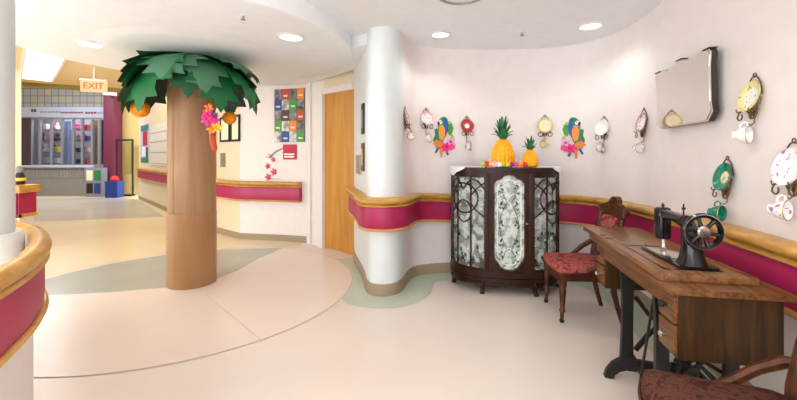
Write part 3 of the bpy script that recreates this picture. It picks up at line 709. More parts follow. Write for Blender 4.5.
def cup_hanger(path, px, py, cupy, word, plate_mat, cup_mat, r=.082, roll=100, tip=-8, cupx=None, plabel=None, clabel=None):
    p, rz, Y = on_wall(path, px, py, .004, .020)
    h = thing('wire_hanger', 'curled bronze wire plate hanger holding the '+word, 'plate hanger', p, rz)
    bm = B()
    arc = [(1.12*r*math.sin(a)*.55, -.002-.004*math.cos(a), r*.30+r*1.12*math.cos(a)*.9) for a in [math.radians(d) for d in range(-100, 101, 20)]]
    tube(bm, arc, .0034, 7); obj('hoop', bm, 'bronze_wire', h)
    bm = B(); tube(bm, [(.011*math.cos(a*PI/6), -.004, r*1.38+.011*math.sin(a*PI/6)) for a in range(12)], .003, 6, True); obj('hanging_ring', bm, 'bronze_wire', h)
    for s in (-1, 1):
        sp = [(s*(r*.56-r*.44*math.cos(q)*(1-.04*i)), -.014-.030*min(1, i/8), -r*1.16+r*.44*math.sin(q)*(1-.04*i)) for i, q in enumerate([math.radians(d) for d in range(-30, 391, 30)])]
        bm = B(); tube(bm, [(s*r*.50, -.003, -r*.05), (s*r*.30, -.006, -r*.7)]+sp, .0042, 7); obj('scroll', bm, 'bronze_wire', h)
        bm = B(); tube(bm, [(s*r*.50, -.012, -r*.80), (s*r*.58, -.058, -r*.92), (s*r*.57, -.062, -r*.72)], .0040, 7); obj('prong', bm, 'bronze_wire', h)
    Zc = HC-(cupy-HY)/F*Y
    dz = Zc-p.z
    bm = B(); tube(bm, [(0, -.004, -r*.5), (0, -.004, -r*1.2), (0, -.006, dz+.066), (0, -.022, dz+.050), (0, -.030, dz+.058)], .0034, 7); obj('cup_hook', bm, 'bronze_wire', h)
    n = Matrix.Rotation(rz, 4, 'Z') @ Vector((0, -1, 0))
    s = obj('saucer', saucer_bm(r), plate_mat, None, p+n*.0145, (math.radians(-13), 0, rz), angle=60)
    tag(s, plabel, 'plate')
    up = Matrix.Rotation(rz, 4, 'Z')
    ang = math.radians(roll)
    M = up @ Matrix.Rotation(math.radians(tip), 4, 'X') @ Matrix.Rotation(-PI/2 if roll > 0 else -PI/2, 4, 'Y')
    # the cup hangs by its handle: handle up, mouth sideways and a little towards the room
    t = cup_mesh(cup_mat, clabel, p, 0, 0, 0, 1.05)
    Rm = up @ Matrix.Rotation(math.radians(roll), 4, 'Z') @ Matrix.Rotation(-PI/2, 4, 'Y') @ Matrix.Rotation(0, 4, 'Z')
    t.rotation_euler = Rm.to_euler()
    off = Rm @ Vector((.0, 0, .035))
    ctr = p + n*.062 + Vector((0, 0, dz))
    t.location = ctr - off
S = 'saucer '
cup_hanger(RW, 406.2, 118, 136, 'cream saucer at the edge of the rounded wall', 'china_plum', 'china_plum', .080, 20,
           plabel='cream saucer seen edge-on, nearest the rounded white wall', clabel='cup seen from the side, nearest the rounded white wall')
cup_hanger(RW, 426.5, 118.5, 139, 'pink-rimmed saucer beside the left parrot', 'china_pink', 'china_pink', .082, 160,
           plabel='white saucer with pink rim beside the left parrot cutout', clabel='pink-rimmed cup beside the left parrot cutout')
cup_hanger(RW, 467, 126, 147, 'deep red saucer', 'china_red', 'china_plum', .080, 150,
           plabel='deep red saucer with white centre above the cabinet corner', clabel='white cup hanging under the deep red saucer')
cup_hanger(RW, 545, 126, 144, 'cream saucer between the pineapples and the parrot', 'china_cream', 'china_cream', .086, 30,
           plabel='plain cream saucer between the small pineapple and the parrot', clabel='cream cup hanging beside the small pineapple')
cup_hanger(RW, 603, 128, 149, 'white saucer above the red chair', 'china_white', 'china_plum', .084, 200,
           plabel='white saucer on the wall above the red chair', clabel='white cup with plum mouth above the red chair')
cup_hanger(RW, 642.5, 123, 148, 'floral saucer beside the mirror', 'china_plum', 'china_rose', .090, 200,
           plabel='floral saucer seen edge-on beside the mirror', clabel='white floral cup hanging beside the mirror')
cup_hanger(RW, 752, 97, 135, 'yellow-rimmed saucer', 'china_yellow', 'china_white', .084, 220,
           plabel='yellow-rimmed saucer with painted flower right of the mirror', clabel='plain white cup under the yellow-rimmed saucer')
cup_hanger(RW, 725, 177.5, 213, 'green saucer', 'china_green', 'cup_green', .084, 215,
           plabel='emerald green saucer with gold centre above the sewing machine', clabel='emerald green cup behind the sewing machine wheel')
cup_hanger(RW, 791, 167.5, 210, 'white saucer with pink roses', 'china_rose', 'china_rose', .090, 215,
           plabel='white saucer with pink roses at the far right edge', clabel='white cup with pink roses at the far right edge')

# ------------------------------------------------------------------ parrot cutouts
def parrot(label, px, py, flip, s=1.0):
    p, rz, Y = on_wall(RW, px, py, .008)
    k = Y/F/8*s
    t = thing('parrot_cutout', label, 'wall decoration', p, rz)
    def P(poly): return [(((x-108) if not flip else (108-x))*k*1.12, (205-y)*k) for x, y in poly]
    def piece(name, poly, d, m, par=t):
        bm = B(); q = P(poly)
        prism(bm, q, -d-.004, -d, XZ); return obj(name, bm, m, par, smooth=False)
    def blob(cx, cy, r, n, depth, m, name='flower'):
        pts = [(cx+r*(1 if i % 2 else .62)*math.cos(i*PI/n), cy+r*(1 if i % 2 else .62)*math.sin(i*PI/n)) for i in range(2*n)]
        o = piece(name, pts, depth, m); return o
    body = piece('body', [(82, 62), (96, 50), (118, 50), (134, 68), (140, 110), (132, 170), (112, 225), (98, 262), (74, 262), (62, 240), (58, 190), (66, 140), (62, 104), (70, 80)], .004, 'c_teal')
    piece('back_feathers', [(112, 60), (132, 74), (142, 110), (136, 165), (116, 215), (108, 180), (112, 130)], .0085, 'c_blue')
    piece('crest', [(82, 64), (96, 50), (120, 48), (136, 70), (120, 82), (100, 76)], .0085, 'c_green')
    piece('leaf', [(140, 108), (162, 102), (180, 136), (168, 182), (146, 196), (134, 150)], .001, 'c_leaf')
    piece('leaf', [(66, 180), (44, 196), (28, 236), (44, 254), (70, 236)], .001, 'c_green')
    piece('leaf', [(150, 180), (176, 190), (186, 220), (160, 224)], .001, 'c_lime')
    piece('leaf', [(128, 78), (160, 84), (176, 112), (150, 128), (134, 104)], .0005, 'c_lime')
    piece('leaf', [(40, 150), (62, 140), (66, 185), (46, 200)], .0005, 'c_green')
    piece('belly', [(78, 112), (100, 110), (116, 150), (114, 205), (98, 240), (76, 225), (68, 160)], .009, 'c_orange')
    f = piece('face', [(64, 82), (84, 74), (98, 92), (88, 108), (68, 104)], .013, 'c_white')
    piece('beak', [(58, 90), (70, 84), (78, 104), (66, 112)], .014, 'c_black')
    piece('eye', [(82, 84), (88, 84), (88, 91), (82, 91)], .018, 'c_black', f)
    piece('tail_feather', [(78, 255), (98, 255), (96, 372), (82, 370)], .0085, 'c_amber')
    piece('tail_feather', [(62, 290), (76, 296), (52, 338), (40, 334)], .005, 'c_navy')
    piece('tail_feather', [(112, 300), (124, 296), (146, 350), (132, 356)], .005, 'c_navy')
    blob(60, 262, 36, 5, .012, 'c_amber'); blob(158, 244, 40, 6, .010, 'c_light_pink'); blob(124, 292, 46, 7, .013, 'c_hot_pink'); blob(166, 286, 30, 6, .0135, 'c_pink')
    blob(126, 290, 14, 6, .018, 'c_crimson'); blob(156, 246, 12, 6, .015, 'c_purple')
parrot('colourful card parrot with flowers facing left, between saucers near the rounded wall', 443.5, 136.5, False)
parrot('colourful card parrot with flowers facing right, above the cabinet and chair', 573.5, 137.5, True, 1.02)

# ------------------------------------------------------------------ wall mirror
pl, rzl, Yl = on_wall(RW, 656.5, 100, 0, .07); pr, rzr, Yr = on_wall(RW, 712.5, 90, 0, .07)
pm = (pl+pr)/2; wv = (pr-pl); wv.z = 0; mw = wv.length
rz = math.atan2(wv.y, wv.x)
mir = thing('wall_mirror', 'frameless wall mirror with scalloped top edge, reflecting a cream saucer', 'mirror', (pm.x, pm.y, 1.56), 0)
mir.rotation_euler = (0, 0, rz)
hw = mw/2
top = [(-hw, .44), (-hw*.97, .475), (-hw*.62, .475), (-hw*.48, .455), (-hw*.2, .475), (0, .495), (hw*.2, .475), (hw*.48, .455), (hw*.62, .47), (hw*.95, .475), (hw, .44)]
out = [(-hw*1.0, .06), (-hw*.86, 0), (hw*.86, 0), (hw, .06), (hw*.965, .12), (hw*.965, .36)] + top[::-1] + [(-hw*.965, .36), (-hw*.965, .12)]
out = [(x, z*.93) for x, z in out]
def lean(z): return -.035-.03*z
MM = Matrix(((1, 0, 0, 0), (0, -.02, 1, 0), (0, 1, 0, 0), (0, 0, 0, 1)))
bm = B(); prism(bm, out, -.065, -.032, MM); obj('backing', bm, 'mirror_frame', mir, smooth=False)
ins = [(x*.97, .24+(z-.24)*.955) for x, z in out]
bm = B(); prism(bm, out, -.069, -.0655, MM); obj('bevelled_edge', bm, 'mirror_bevel', mir, smooth=False)
bm = B(); prism(bm, ins, -.0715, -.0695, MM); obj('mirror_glass', bm, 'mirror_silver', mir, smooth=False)
for x, z in ((-hw*.88, .438), (hw*.88, .438), (0, .455)):
    bm = B(); box(bm, x-.04, x+.04, -.078-.02*z, -.03-.02*z, z+.001, z+.007, .002); obj('clip', bm, 'mirror_frame', mir)

# ------------------------------------------------------------------ china cabinet
CABR = math.radians(-8)
cab = thing('china_cabinet', 'dark mahogany bow-fronted china cabinet with etched glass against the back wall', 'cabinet', (1.07, 3.68, 0), CABR)
def side(t, s, o=0):  # point on the curved side panel: t 0 (front post) .. 1 (back), s = side sign
    a = t*PI/2
    return Vector((s*(.212+(.328+o)*math.sin(a)), .38-(.38+o)*math.cos(a), 0))
def outline(e=0):
    L = [(-.54-e, .55)]+[(side(t/10, -1, e).x, side(t/10, -1, e).y) for t in range(10, -1, -1)]
    C = [(x/6*.212, -.012*(1-(x/6)**2)-e) for x in range(-5, 6)]
    R = [(side(t/10, 1, e).x, side(t/10, 1, e).y) for t in range(0, 11)]+[(.54+e, .55)]
    return L+C+R
bm = B(); prism(bm, outline(.022), 1.195, 1.235); prism(bm, outline(.010), 1.175, 1.195); obj('top', bm, 'mahogany_rail', cab)
bm = B(); prism(bm, outline(.025), .135, .165); prism(bm, outline(.012), .165, .225); prism(bm, outline(0), .11, .135); obj('base', bm, 'mahogany_rail', cab)
bm = B()
ap = outline(.006)
for (a, c) in zip(ap[1:-1], ap[2:-1]):
    xm = .5*(a[0]+c[0]); dp = .035*abs(math.sin(xm*9))
    q = [(a[0], a[1]), (c[0], c[1]), (c[0]*.97, c[1]+.02), (a[0]*.97, a[1]+.02)]
    prism(bm, q, .11-dp, .115)
obj('apron', bm, 'mahogany_rail', cab)
bm = B(); box(bm, -.54, .54, .53, .55, .22, 1.18); obj('back_panel', bm, 'mahogany', cab)
bm = B(); box(bm, -.525, .525, .522, .53, .225, 1.175); obj('bright_lining', bm, 'cabinet_back', cab)  # added pale sheet, puts the bright cabinet inside into colour
for s in (-1, 1):
    bm = B(); box(bm, s*.54-.012, s*.54+.012, .37, .55, .2, 1.18); obj('end_panel', bm, 'mahogany', cab)
def cab_leg(x, y, s):
    bm = B(); tube(bm, [(x, y, .14), (x+s*.012, y-.02, .10), (x+s*.004, y-.008, .05), (x+s*.010, y-.02, .018), (x+s*.012, y-.024, .0)], [.030, .030, .019, .022, .024], 10); obj('leg', bm, 'mahogany', cab)
for (x, y, s) in ((-.245, .03, -1), (.245, .03, 1), (-.515, .33, -1), (.515, .33, 1), (-.51, .52, 0), (.51, .52, 0)): cab_leg(x, y, s)
for s in (-1, 1):
    c = side(0, s)
    bm = B(); box(bm, c.x-.024, c.x+.024, -.022, .028, .22, 1.18, .004); obj('post', bm, 'mahogany', cab)
    c = side(1, s)
    bm = B(); box(bm, c.x-.018, c.x+.018, .35, .39, .22, 1.18, .004); obj('post', bm, 'mahogany', cab)
# centre door
dh = [(0, 1.165), (.045, 1.158), (.075, 1.125), (.115, 1.112), (.140, 1.08), (.140, .98), (.133, .95), (.140, .92), (.140, .40), (.13, .345), (.10, .315), (.075, .27), (.04, .252), (0, .25)]
hole = dh + [(-x, z) for x, z in dh[-2:0:-1]]
door = None
bm = B()
o_ = [bm.verts.new((x, 0, z)) for x, z in ((-.188, .228), (.188, .228), (.188, 1.178), (-.188, 1.178))]
i_ = [bm.verts.new((x, 0, z)) for x, z in hole]
es = [bm.edges.new((L[i], L[(i+1) % len(L)])) for L in (o_, i_) for i in range(len(L))]
bmesh.ops.triangle_fill(bm, use_beauty=True, use_dissolve=False, edges=es, normal=(0, -1, 0))
cx_ = [f for f in bm.faces if (abs(f.calc_center_median().x) < .12 and .34 < f.calc_center_median().z < 1.07 and all(abs(v.co.x) < .141 for v in f.verts))]
bmesh.ops.delete(bm, geom=cx_, context='FACES_ONLY')
g = bmesh.ops.extrude_face_region(bm, geom=bm.faces[:])
for v in [e for e in g['geom'] if isinstance(e, bmesh.types.BMVert)]: v.co.y -= .022
door = obj('door', bm, 'mahogany', cab, (0, .002, 0), smooth=False)
bm = B(); box(bm, -.15, .15, -.006, -.003, .24, 1.17); obj('glass_pane', bm, 'etched_glass', door)
bm = B(); tube(bm, [(x*1.03, -.024, .7+(z-.7)*1.01) for x, z in hole], .006, 6, True); obj('moulding', bm, 'walnut_carved', door)
bm = B(); tube(bm, [(x*.80, -.007, .7+(z-.7)*.90) for x, z in hole], .0045, 6, True)
low = [(-.13, .50), (-.10, .45), (-.05, .42), (-.06, .46), (0, .49), (.06, .46), (.05, .42), (.10, .45), (.13, .50)]
tube(bm, [(x, -.007, z-.03) for x, z in low], .0045, 6); tube(bm, [(-.12, -.007, .95), (-.05, -.007, .985), (0, -.007, .96), (.05, -.007, .985), (.12, -.007, .95)], .004, 6)
obj('etched_border', bm, 'lace', door)
bm = B(); rnd = random.Random(3)
def leaflet(x, z, a, l, w):
    pts = [(0, 0), (l*.3, w), (l*.7, w*.8), (l, 0), (l*.7, -w*.8), (l*.3, -w)]
    prism(bm, [(x+u*math.cos(a)-v*math.sin(a), z+u*math.sin(a)+v*math.cos(a)) for u, v in pts], -.0095, -.007, XZ)
for zc in (1.02, .84, .66, .48, .36):
    for s in (-1, 1):
        for q in range(2): leaflet(s*(.05+.02*q), zc-.02*q+rnd.uniform(-.02, .02), (PI/2-s*(.6+.5*q)), .03+.012*rnd.random(), .008)
        leaflet(s*.085, zc+.03, PI/2+s*.5, .05, .011)
for s in (-1, 1): tube(bm, [(s*(.02+.07*abs(math.sin(z*7))), -.0085, z) for z in [.32+.03*i for i in range(25)]], .003, 5)
obj('etched_foliage', bm, 'leaf_dark', door)['kind'] = 'stuff'
bm = B(); lathe(bm, [(0, -.028), (.008, -.028), (.010, -.022), (.010, .0)], 12, Matrix.Translation((.165, -.03, .70)) @ Matrix.Rotation(PI/2, 4, 'X')); obj('keyhole', bm, 'brass_decal', door)
# curved sides
def on_side(t, z, s, o=0):
    c = side(t, s, o); return (c.x, c.y, z)
for s in (-1, 1):
    bm = B()
    pth = [tuple(side(t/12, s, -.004).xy) for t in range(13)]
    if s > 0: pass
    sweep(bm, pth, rect(-.0015, .0015, .225, 1.175)); sg = obj('curved_glass', bm, 'etched_curve', cab)
    for z0, z1 in ((.225, .255), (1.14, 1.175)):
        bm = B(); sweep(bm, [tuple(side(t/12, s, 0).xy) for t in range(13)], rect(-.010, .010, z0, z1)); obj('rail', bm, 'mahogany_rail', sg)
    for t in (.30, .62):
        bm = B(); tube(bm, [on_side(t, z, s, .004) for z in (.25, .7, 1.15)], .009, 8); obj('glazing_bar', bm, 'mahogany', sg)
    bm = B()
    tube(bm, [on_side(.46+.30*math.cos(a), .93+.15*math.sin(a), s, .006) for a in [i*PI/14 for i in range(28)]], .008, 7, True)
    tube(bm, [on_side(.46+.17*math.cos(a), .80+.11*math.sin(a), s, .006) for a in [i*PI/12 for i in range(24)]], .007, 7, True)
    for d in (-1, 1):
        tube(bm, [on_side(.46+d*(.42-.42*u), 1.02+.10*math.sin(u*PI), s, .006) for u in [i/8 for i in range(9)]], .007, 7)
        tube(bm, [on_side(.46+d*(.45-.30*math.sin(u*PI)), 1.10-.36*u, s, .006) for u in [i/10 for i in range(11)]], .007, 7)
    obj('fretwork', bm, 'mahogany', sg)
    bm = B()
    rr = random.Random(5+s)
    for i in range(16):
        t = .12+.76*rr.random(); z = .3+.38*rr.random()
        c = [on_side(t+.035*math.cos(a)*(1 if q % 2 else .5), z+.028*math.sin(a)*(1 if q % 2 else .5), s, -.0005) for q, a in enumerate([k2*PI/4 for k2 in range(8)])]
        c2 = [on_side(t+.035*math.cos(a)*(1 if q % 2 else .5), z+.028*math.sin(a)*(1 if q % 2 else .5), s, .002) for q, a in enumerate([k2*PI/4 for k2 in range(8)])]
        A = [bm.verts.new(v) for v in c]; C = [bm.verts.new(v) for v in c2]
        bm.faces.new(A); bm.faces.new(C[::-1])
        for q in range(8): bm.faces.new((A[q], A[(q+1) % 8], C[(q+1) % 8], C[q]))
    obj('etched_foliage', bm, 'leaf_dark', sg)['kind'] = 'stuff'
def inset(e): return [(x*(1-e), .02+(y-.02)*(1-e*.4)) for x, y in outline(-.02)]
SH = (.53, .84)
for z in SH:
    bm = B(); prism(bm, [(x*.95, .035+(y-.035)*.93) for x, y in outline(-.012)], z-.008, z); obj('shelf', bm, 'shop_glass', cab)
# china kept in the cabinet (each piece its own thing)
Mc = Matrix.Translation((1.07, 3.68, 0)) @ Matrix.Rotation(CABR, 4, 'Z')
first = {}
def put(kind, x, y, z, mat):
    q = Mc @ Vector((x, y, z))
    if kind == 'plate':
        o = obj('display_plate', saucer_bm(.095), mat, None, q+Vector((0, 0, .0965)), (math.radians(-14), 0, CABR), angle=60)
        tag(o, 'display plate standing upright inside the china cabinet', 'plate', 'plates inside the china cabinet')
    elif kind == 'cup':
        t = cup_mesh(mat, 'teacup standing on a shelf inside the china cabinet', q, 0, 0, 0, 1.0)
        t['group'] = 'teacups inside the china cabinet'; t.rotation_euler = (0, 0, CABR+.6)
    else:
        bm = B(); lathe(bm, [(0, 0), (.035, 0), (.03, .01), (.055, .05), (.06, .085), (.035, .125), (.02, .14), (.03, .165), (.026, .165), (0, .15)], 24)
        tag(obj('porcelain_vase', bm, mat, None, q), 'small porcelain vase inside the china cabinet', 'vase', 'vases inside the china cabinet')
mats = ['china_white', 'china_rose', 'china_cream', 'china_pink', 'china_white']
i = 0
for z in (.2255, SH[0]+.0005, SH[1]+.0005):
    for x in (-.40, -.2, .0, .2, .40):
        put('plate', x, .478, z, mats[(i*2+1) % 5]); i += 1
    for k, x in enumerate((-.38, -.12, .13, .37)):
        put('cup' if (k+i) % 2 else 'vase', x, .32, z, mats[(i+k) % 5])
# doily
def dz_(x, y): return 0
bm = B()
dl = []
for a in range(72):
    an = a*2*PI/72
    dl.append((.53*abs(math.cos(an))**.45*math.copysign(1, math.cos(an)), .315+.205*abs(math.sin(an))**.6*math.copysign(1, math.sin(an))))
prism(bm, [(x, max(y, .05+.5*max(0, abs(x)-.2))) for x, y in dl], 1.2365, 1.2395)
doily = thing('lace_doily', 'white lace doily on the china cabinet top, corners hanging down', 'doily', (1.07, 3.68, 0), CABR)
obj('cloth', bm, 'lace', doily)
for s in (-1, 1):
    bm = B(); pth = [side(t/10, s, .030) for t in range(4, 11)]
    lo = [.008+.085*max(0, 1-abs(t-7.6)/3.2)+(.010 if t % 2 else 0) for t in range(4, 11)]
    A = [bm.verts.new((c.x, c.y, 1.241)) for c in pth]; Cc = [bm.verts.new((c.x*1.003, c.y-.002, 1.236-l)) for c, l in zip(pth, lo)]
    In = [bm.verts.new((side(t/10, s, -.03).x, side(t/10, s, -.03).y, 1.241)) for t in range(4, 11)]
    for q in range(6): bm.faces.new((A[q], A[q+1], Cc[q+1], Cc[q])); bm.faces.new((A[q], In[q], In[q+1], A[q+1]))
    bmesh.ops.recalc_face_normals(bm, faces=bm.faces[:])
    bmesh.ops.solidify(bm, geom=bm.faces[:], thickness=.003)
    obj('hanging_corner', bm, 'lace', doily)

# pineapples
def pineapple(label, x, y, r, h, ch, n):
    q = Mc @ Vector((x, y, 1.2405))
    t = thing('honeycomb_pineapple', label, 'pineapple decoration', q, .3)
    prof = [(0, 0), (r*.72, 0), (r*.86, h*.06)]
    for i in range(5):
        z0 = h*(.08+.165*i); rad = [1, 1.0, .97, .86, .70][i]; rad2 = [1.0, .99, .92, .78, .56][i]
        prof += [(r*rad*.965, z0), (r*rad, z0+h*.02), (r*rad2, z0+h*.15)]
    prof += [(r*.30, h*.97), (0, h)]
    bm = B(); honeycomb(bm, prof, 40); obj('tissue_body', bm, 'pineapple_yellow', t)
    rr = random.Random(n)
    for i in range(n):
        a = i*2.399; lv = i/n
        l = ch*(.62+.38*lv); sp = (1-lv)*.95+.15
        bm = B(); d = Vector((math.cos(a), math.sin(a), 0)); pr = Vector((-d.y, d.x, 0))
        pts = []
        for u in (0, .3, .6, .85, 1):
            c = d*(.012+l*sp*u*.62)+Vector((0, 0, h*.95+ch*.22*lv+l*(u*.9-sp*.55*u*u)))
            w = ch*.13*(1-u)**.6*(.7+.6*u)
            pts.append((c, w))
        up = [[bm.verts.new(c+pr*w*e+Vector((0, 0, .006*(1-abs(e))))) for e in (-1, 0, 1)] for c, w in pts[:-1]]
        tipv = bm.verts.new(pts[-1][0])
        for A, C in zip(up, up[1:]):
            for e in (0, 1): bm.faces.new((A[e], A[e+1], C[e+1], C[e]))
        for e in (0, 1): bm.faces.new((up[-1][e], up[-1][e+1], tipv))
        bmesh.ops.recalc_face_normals(bm, faces=bm.faces[:]); bmesh.ops.solidify(bm, geom=bm.faces[:], thickness=.002)
        obj('crown_leaf', bm, 'crown_green' if i % 3 else 'crown_dark', t)
pineapple('large yellow honeycomb paper pineapple on the china cabinet', -.045, .11, .118, .285, .25, 22)
pineapple('small yellow honeycomb paper pineapple on the china cabinet', .212, .085, .079, .175, .15, 16)
# lei of artificial flowers on the cabinet's front edge
lei = thing('flower_lei', 'garland of bright artificial flowers along the cabinet top below the pineapples', 'garland', Mc @ Vector((0, 0, 1.2405)), CABR)
bm = B(); tube(bm, [(-.25+.045*i, .008+.006*math.sin(i*1.3), .014) for i in range(10)], .003, 5); obj('string', bm, 'c_green', lei)
for i, m in enumerate(['c_lime', 'c_red', 'c_yellow', 'c_light_pink', 'c_white', 'c_lime', 'c_yellow', 'c_purple', 'c_pink', 'c_orange', 'c_red']):
    x = -.25+.040*i; r = .026 if i not in (1, 3) else .034
    bm = B(); lathe(bm, [(0, -.012), (r*.5, -.012), (r, .0), (r*.85, .010), (r*.4, .016), (0, .012)], 15, Matrix.Translation((x, .008+.006*math.sin(i*1.3), .018+r*.35)) @ Matrix.Rotation(PI/2.4, 4, 'X'), lambda q, z: 1.1 if q % 3 else .75)
    obj('flower', bm, m, lei)

# ------------------------------------------------------------------ Victorian side chairs
def chair(label, loc, rz, fabric):
    t = thing('side_chair', label, 'chair', loc, rz)
    seat = [(-.245, .0), (-.12, -.03), (0, -.035), (.12, -.03), (.245, .0), (.235, .22), (.205, .43), (-.205, .43), (-.235, .22)]
    bm = B(); prism(bm, seat, .345, .405); obj('seat_frame', bm, 'walnut_carved', t)
    bm = B(); rows = []
    sp = smooth_path(seat+[seat[0]], 4)[:-1]
    for k, z in ((.985, .405), (1.005, .425), (.985, .448), (.88, .466), (.6, .478), (.3, .483)):
        rows.append([bm.verts.new((x*k, .2+(y-.2)*k, z)) for x, y in sp])
    n = len(sp)
    for A, C in zip(rows, rows[1:]):
        for q in range(n): bm.faces.new((A[q], A[(q+1) % n], C[(q+1) % n], C[q]))
    bm.faces.new(rows[0]); bm.faces.new(rows[-1]); obj('seat', bm, fabric, t, angle=60)
    bm = B(); tube(bm, [(x*1.0, y+(-.004 if y < .1 else 0), .405) for x, y in sp], .008, 6, True); obj('welt', bm, 'walnut_carved', t)
    for s in (-1, 1):
        bm = B(); tube(bm, [(s*.205, .025, .36), (s*.207, .022, .30), (s*.208, .02, .285), (s*.208, .02, .27), (s*.209, .019, .20), (s*.21, .017, .12), (s*.21, .016, .10), (s*.21, .015, .085), (s*.212, .012, .04)],
                       [.028, .030, .022, .028, .023, .018, .025, .016, .015], 12)
        lg = obj('leg', bm, 'walnut_carved', t)
        bm = B(); lathe(bm, [(0, -.01), (.017, -.01), (.02, 0), (.017, .01), (0, .01)], 14, Matrix.Translation((s*.212, .012, .0205)) @ Matrix.Rotation(PI/2, 4, 'Y')); obj('caster', bm, 'black_iron', lg)
        bm = B(); tube(bm, [(s*.185, .42, .40), (s*.188, .425, .25), (s*.192, .455, .12), (s*.195, .49, .0)], [.026, .024, .020, .018], 8); obj('leg', bm, 'walnut_carved', t)
        bm = B(); tube(bm, [(s*.185, .415, .36), (s*.187, .42, .5), (s*.192, .445, .66), (s*.192, .48, .82), (s*.186, .505, .90)], [.027, .026, .022, .024, .020], 8); tube(bm, [(s*.19, .48, .83), (s*.215, .487, .86), (s*.21, .495, .90), (s*.18, .50, .91)], [.014, .022, .020, .012], 8); obj('back_post', bm, 'walnut_carved', t)
        bm = B(); tube(bm, [(s*.20, .43, .585), (s*.222, .41, .575), (s*.238, .34, .525), (s*.236, .26, .455), (s*.228, .20, .415)], [.018, .023, .021, .020, .024], 8); obj('hip_brace', bm, 'walnut_carved', t)
    def back(u, z, o): return (u*1.08, .485+(z-.8)*.20-o, .6+(z-.6)*.91)
    bm = B(); rows = []
    for k, o in ((1.0, .0), (1.0, .016), (.92, .030), (.6, .040), (.25, .042)):
        rows.append([bm.verts.new(back(.13*k*math.copysign(abs(math.cos(a))**.35, math.cos(a)), .745+.125*k*math.copysign(abs(math.sin(a))**.35, math.sin(a)), o)) for a in [i*PI/16 for i in range(32)]])
    for A, C in zip(rows, rows[1:]):
        for q in range(32): bm.faces.new((A[q], A[(q+1) % 32], C[(q+1) % 32], C[q]))
    bm.faces.new(rows[0]); bm.faces.new(rows[-1]); obj('back_cushion', bm, fabric, t, angle=60)
    bm = B()
    tube(bm, [back(-.19, .60, 0), back(0, .605, 0), back(.19, .60, 0)], .022, 8); obj('back_rail', bm, 'walnut_carved', t)
    Q = [(-.20, .885), (-.205, .93), (-.17, .955), (-.13, .94), (-.115, .975), (-.075, .985), (-.06, 1.015), (-.03, 1.04), (0, 1.045), (.03, 1.04), (.06, 1.015), (.075, .985), (.115, .975), (.13, .94), (.17, .955), (.205, .93), (.20, .885), (.12, .865), (0, .872), (-.12, .865)]
    bm = B(); A = [bm.verts.new(back(x, z, .022)) for x, z in Q]; C = [bm.verts.new(back(x, z, -.02)) for x, z in Q]
    bm.faces.new(A); bm.faces.new(C[::-1])
    for q in range(len(Q)): bm.faces.new((A[q], A[(q+1) % len(Q)], C[(q+1) % len(Q)], C[q]))
    cr = obj('crest', bm, 'walnut_carved', t, smooth=False)
    bm = B()
    for s in (-1, 1):
        tube(bm, [back(s*(.06+.05*math.cos(a)*(1-.05*i)), .93+.035*math.sin(a)*(1-.05*i), .026) for i, a in enumerate([math.radians(d) for d in range(180, -181, -36)])], .008, 6)
    tube(bm, [back(-.03, .98, .026), back(0, 1.015, .03), back(.03, .98, .026), back(0, .955, .03)], .010, 6, True)
    obj('carving', bm, 'walnut_carved', cr)
    return t
chair('Victorian side chair with faded red damask seat beside the china cabinet', (1.325, 3.28, 0), math.radians(-95), 'red_damask')
chair('Victorian chair with worn dark brown damask seat, in front of the sewing table', (.945, 1.375, 0), math.radians(-111), 'brown_damask').scale = (1, 1.10, 1)

# ------------------------------------------------------------------ treadle sewing table
TA = math.radians(79)
TO = Vector((1.19, 1.657, 0))
tab = thing('sewing_table', 'antique treadle sewing table with open leaf, walnut drawers and black iron legs', 'table', TO, TA)
def tb(bm, u0, u1, v0, v1, z0, z1, bev=0): box(bm, u0, u1, -v1, -v0, z0, z1, bev)
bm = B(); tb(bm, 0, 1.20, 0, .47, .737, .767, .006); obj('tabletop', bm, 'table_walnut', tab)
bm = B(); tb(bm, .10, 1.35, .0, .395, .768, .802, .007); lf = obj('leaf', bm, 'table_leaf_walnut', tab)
bm = B(); tb(bm, .18, .66, .055, .056, .8022, .8045)
def inlay(bm, u0, u1, v0, v1, w, z0, z1):
    tb(bm, u0, u1, v0, v0+w, z0, z1); tb(bm, u0, u1, v1-w, v1, z0, z1); tb(bm, u0, u0+w, v0, v1, z0, z1); tb(bm, u1-w, u1, v0, v1, z0, z1)
inlay(bm, .18, .70, .05, .30, .010, .802, .8045); obj('metal_edge', bm, 'black_enamel', lf)
for uu in (.98, .86):
    bm = B(); tb(bm, uu, uu+.03, .012, .05, .802, .8045); obj('hinge', bm, 'black_iron', lf)
bm = B(); tb(bm, .02, 1.10, .025, .045, .655, .735); tb(bm, .02, 1.10, .41, .43, .655, .735); tb(bm, 1.08, 1.10, .045, .41, .655, .735); obj('apron', bm, 'table_walnut', tab)
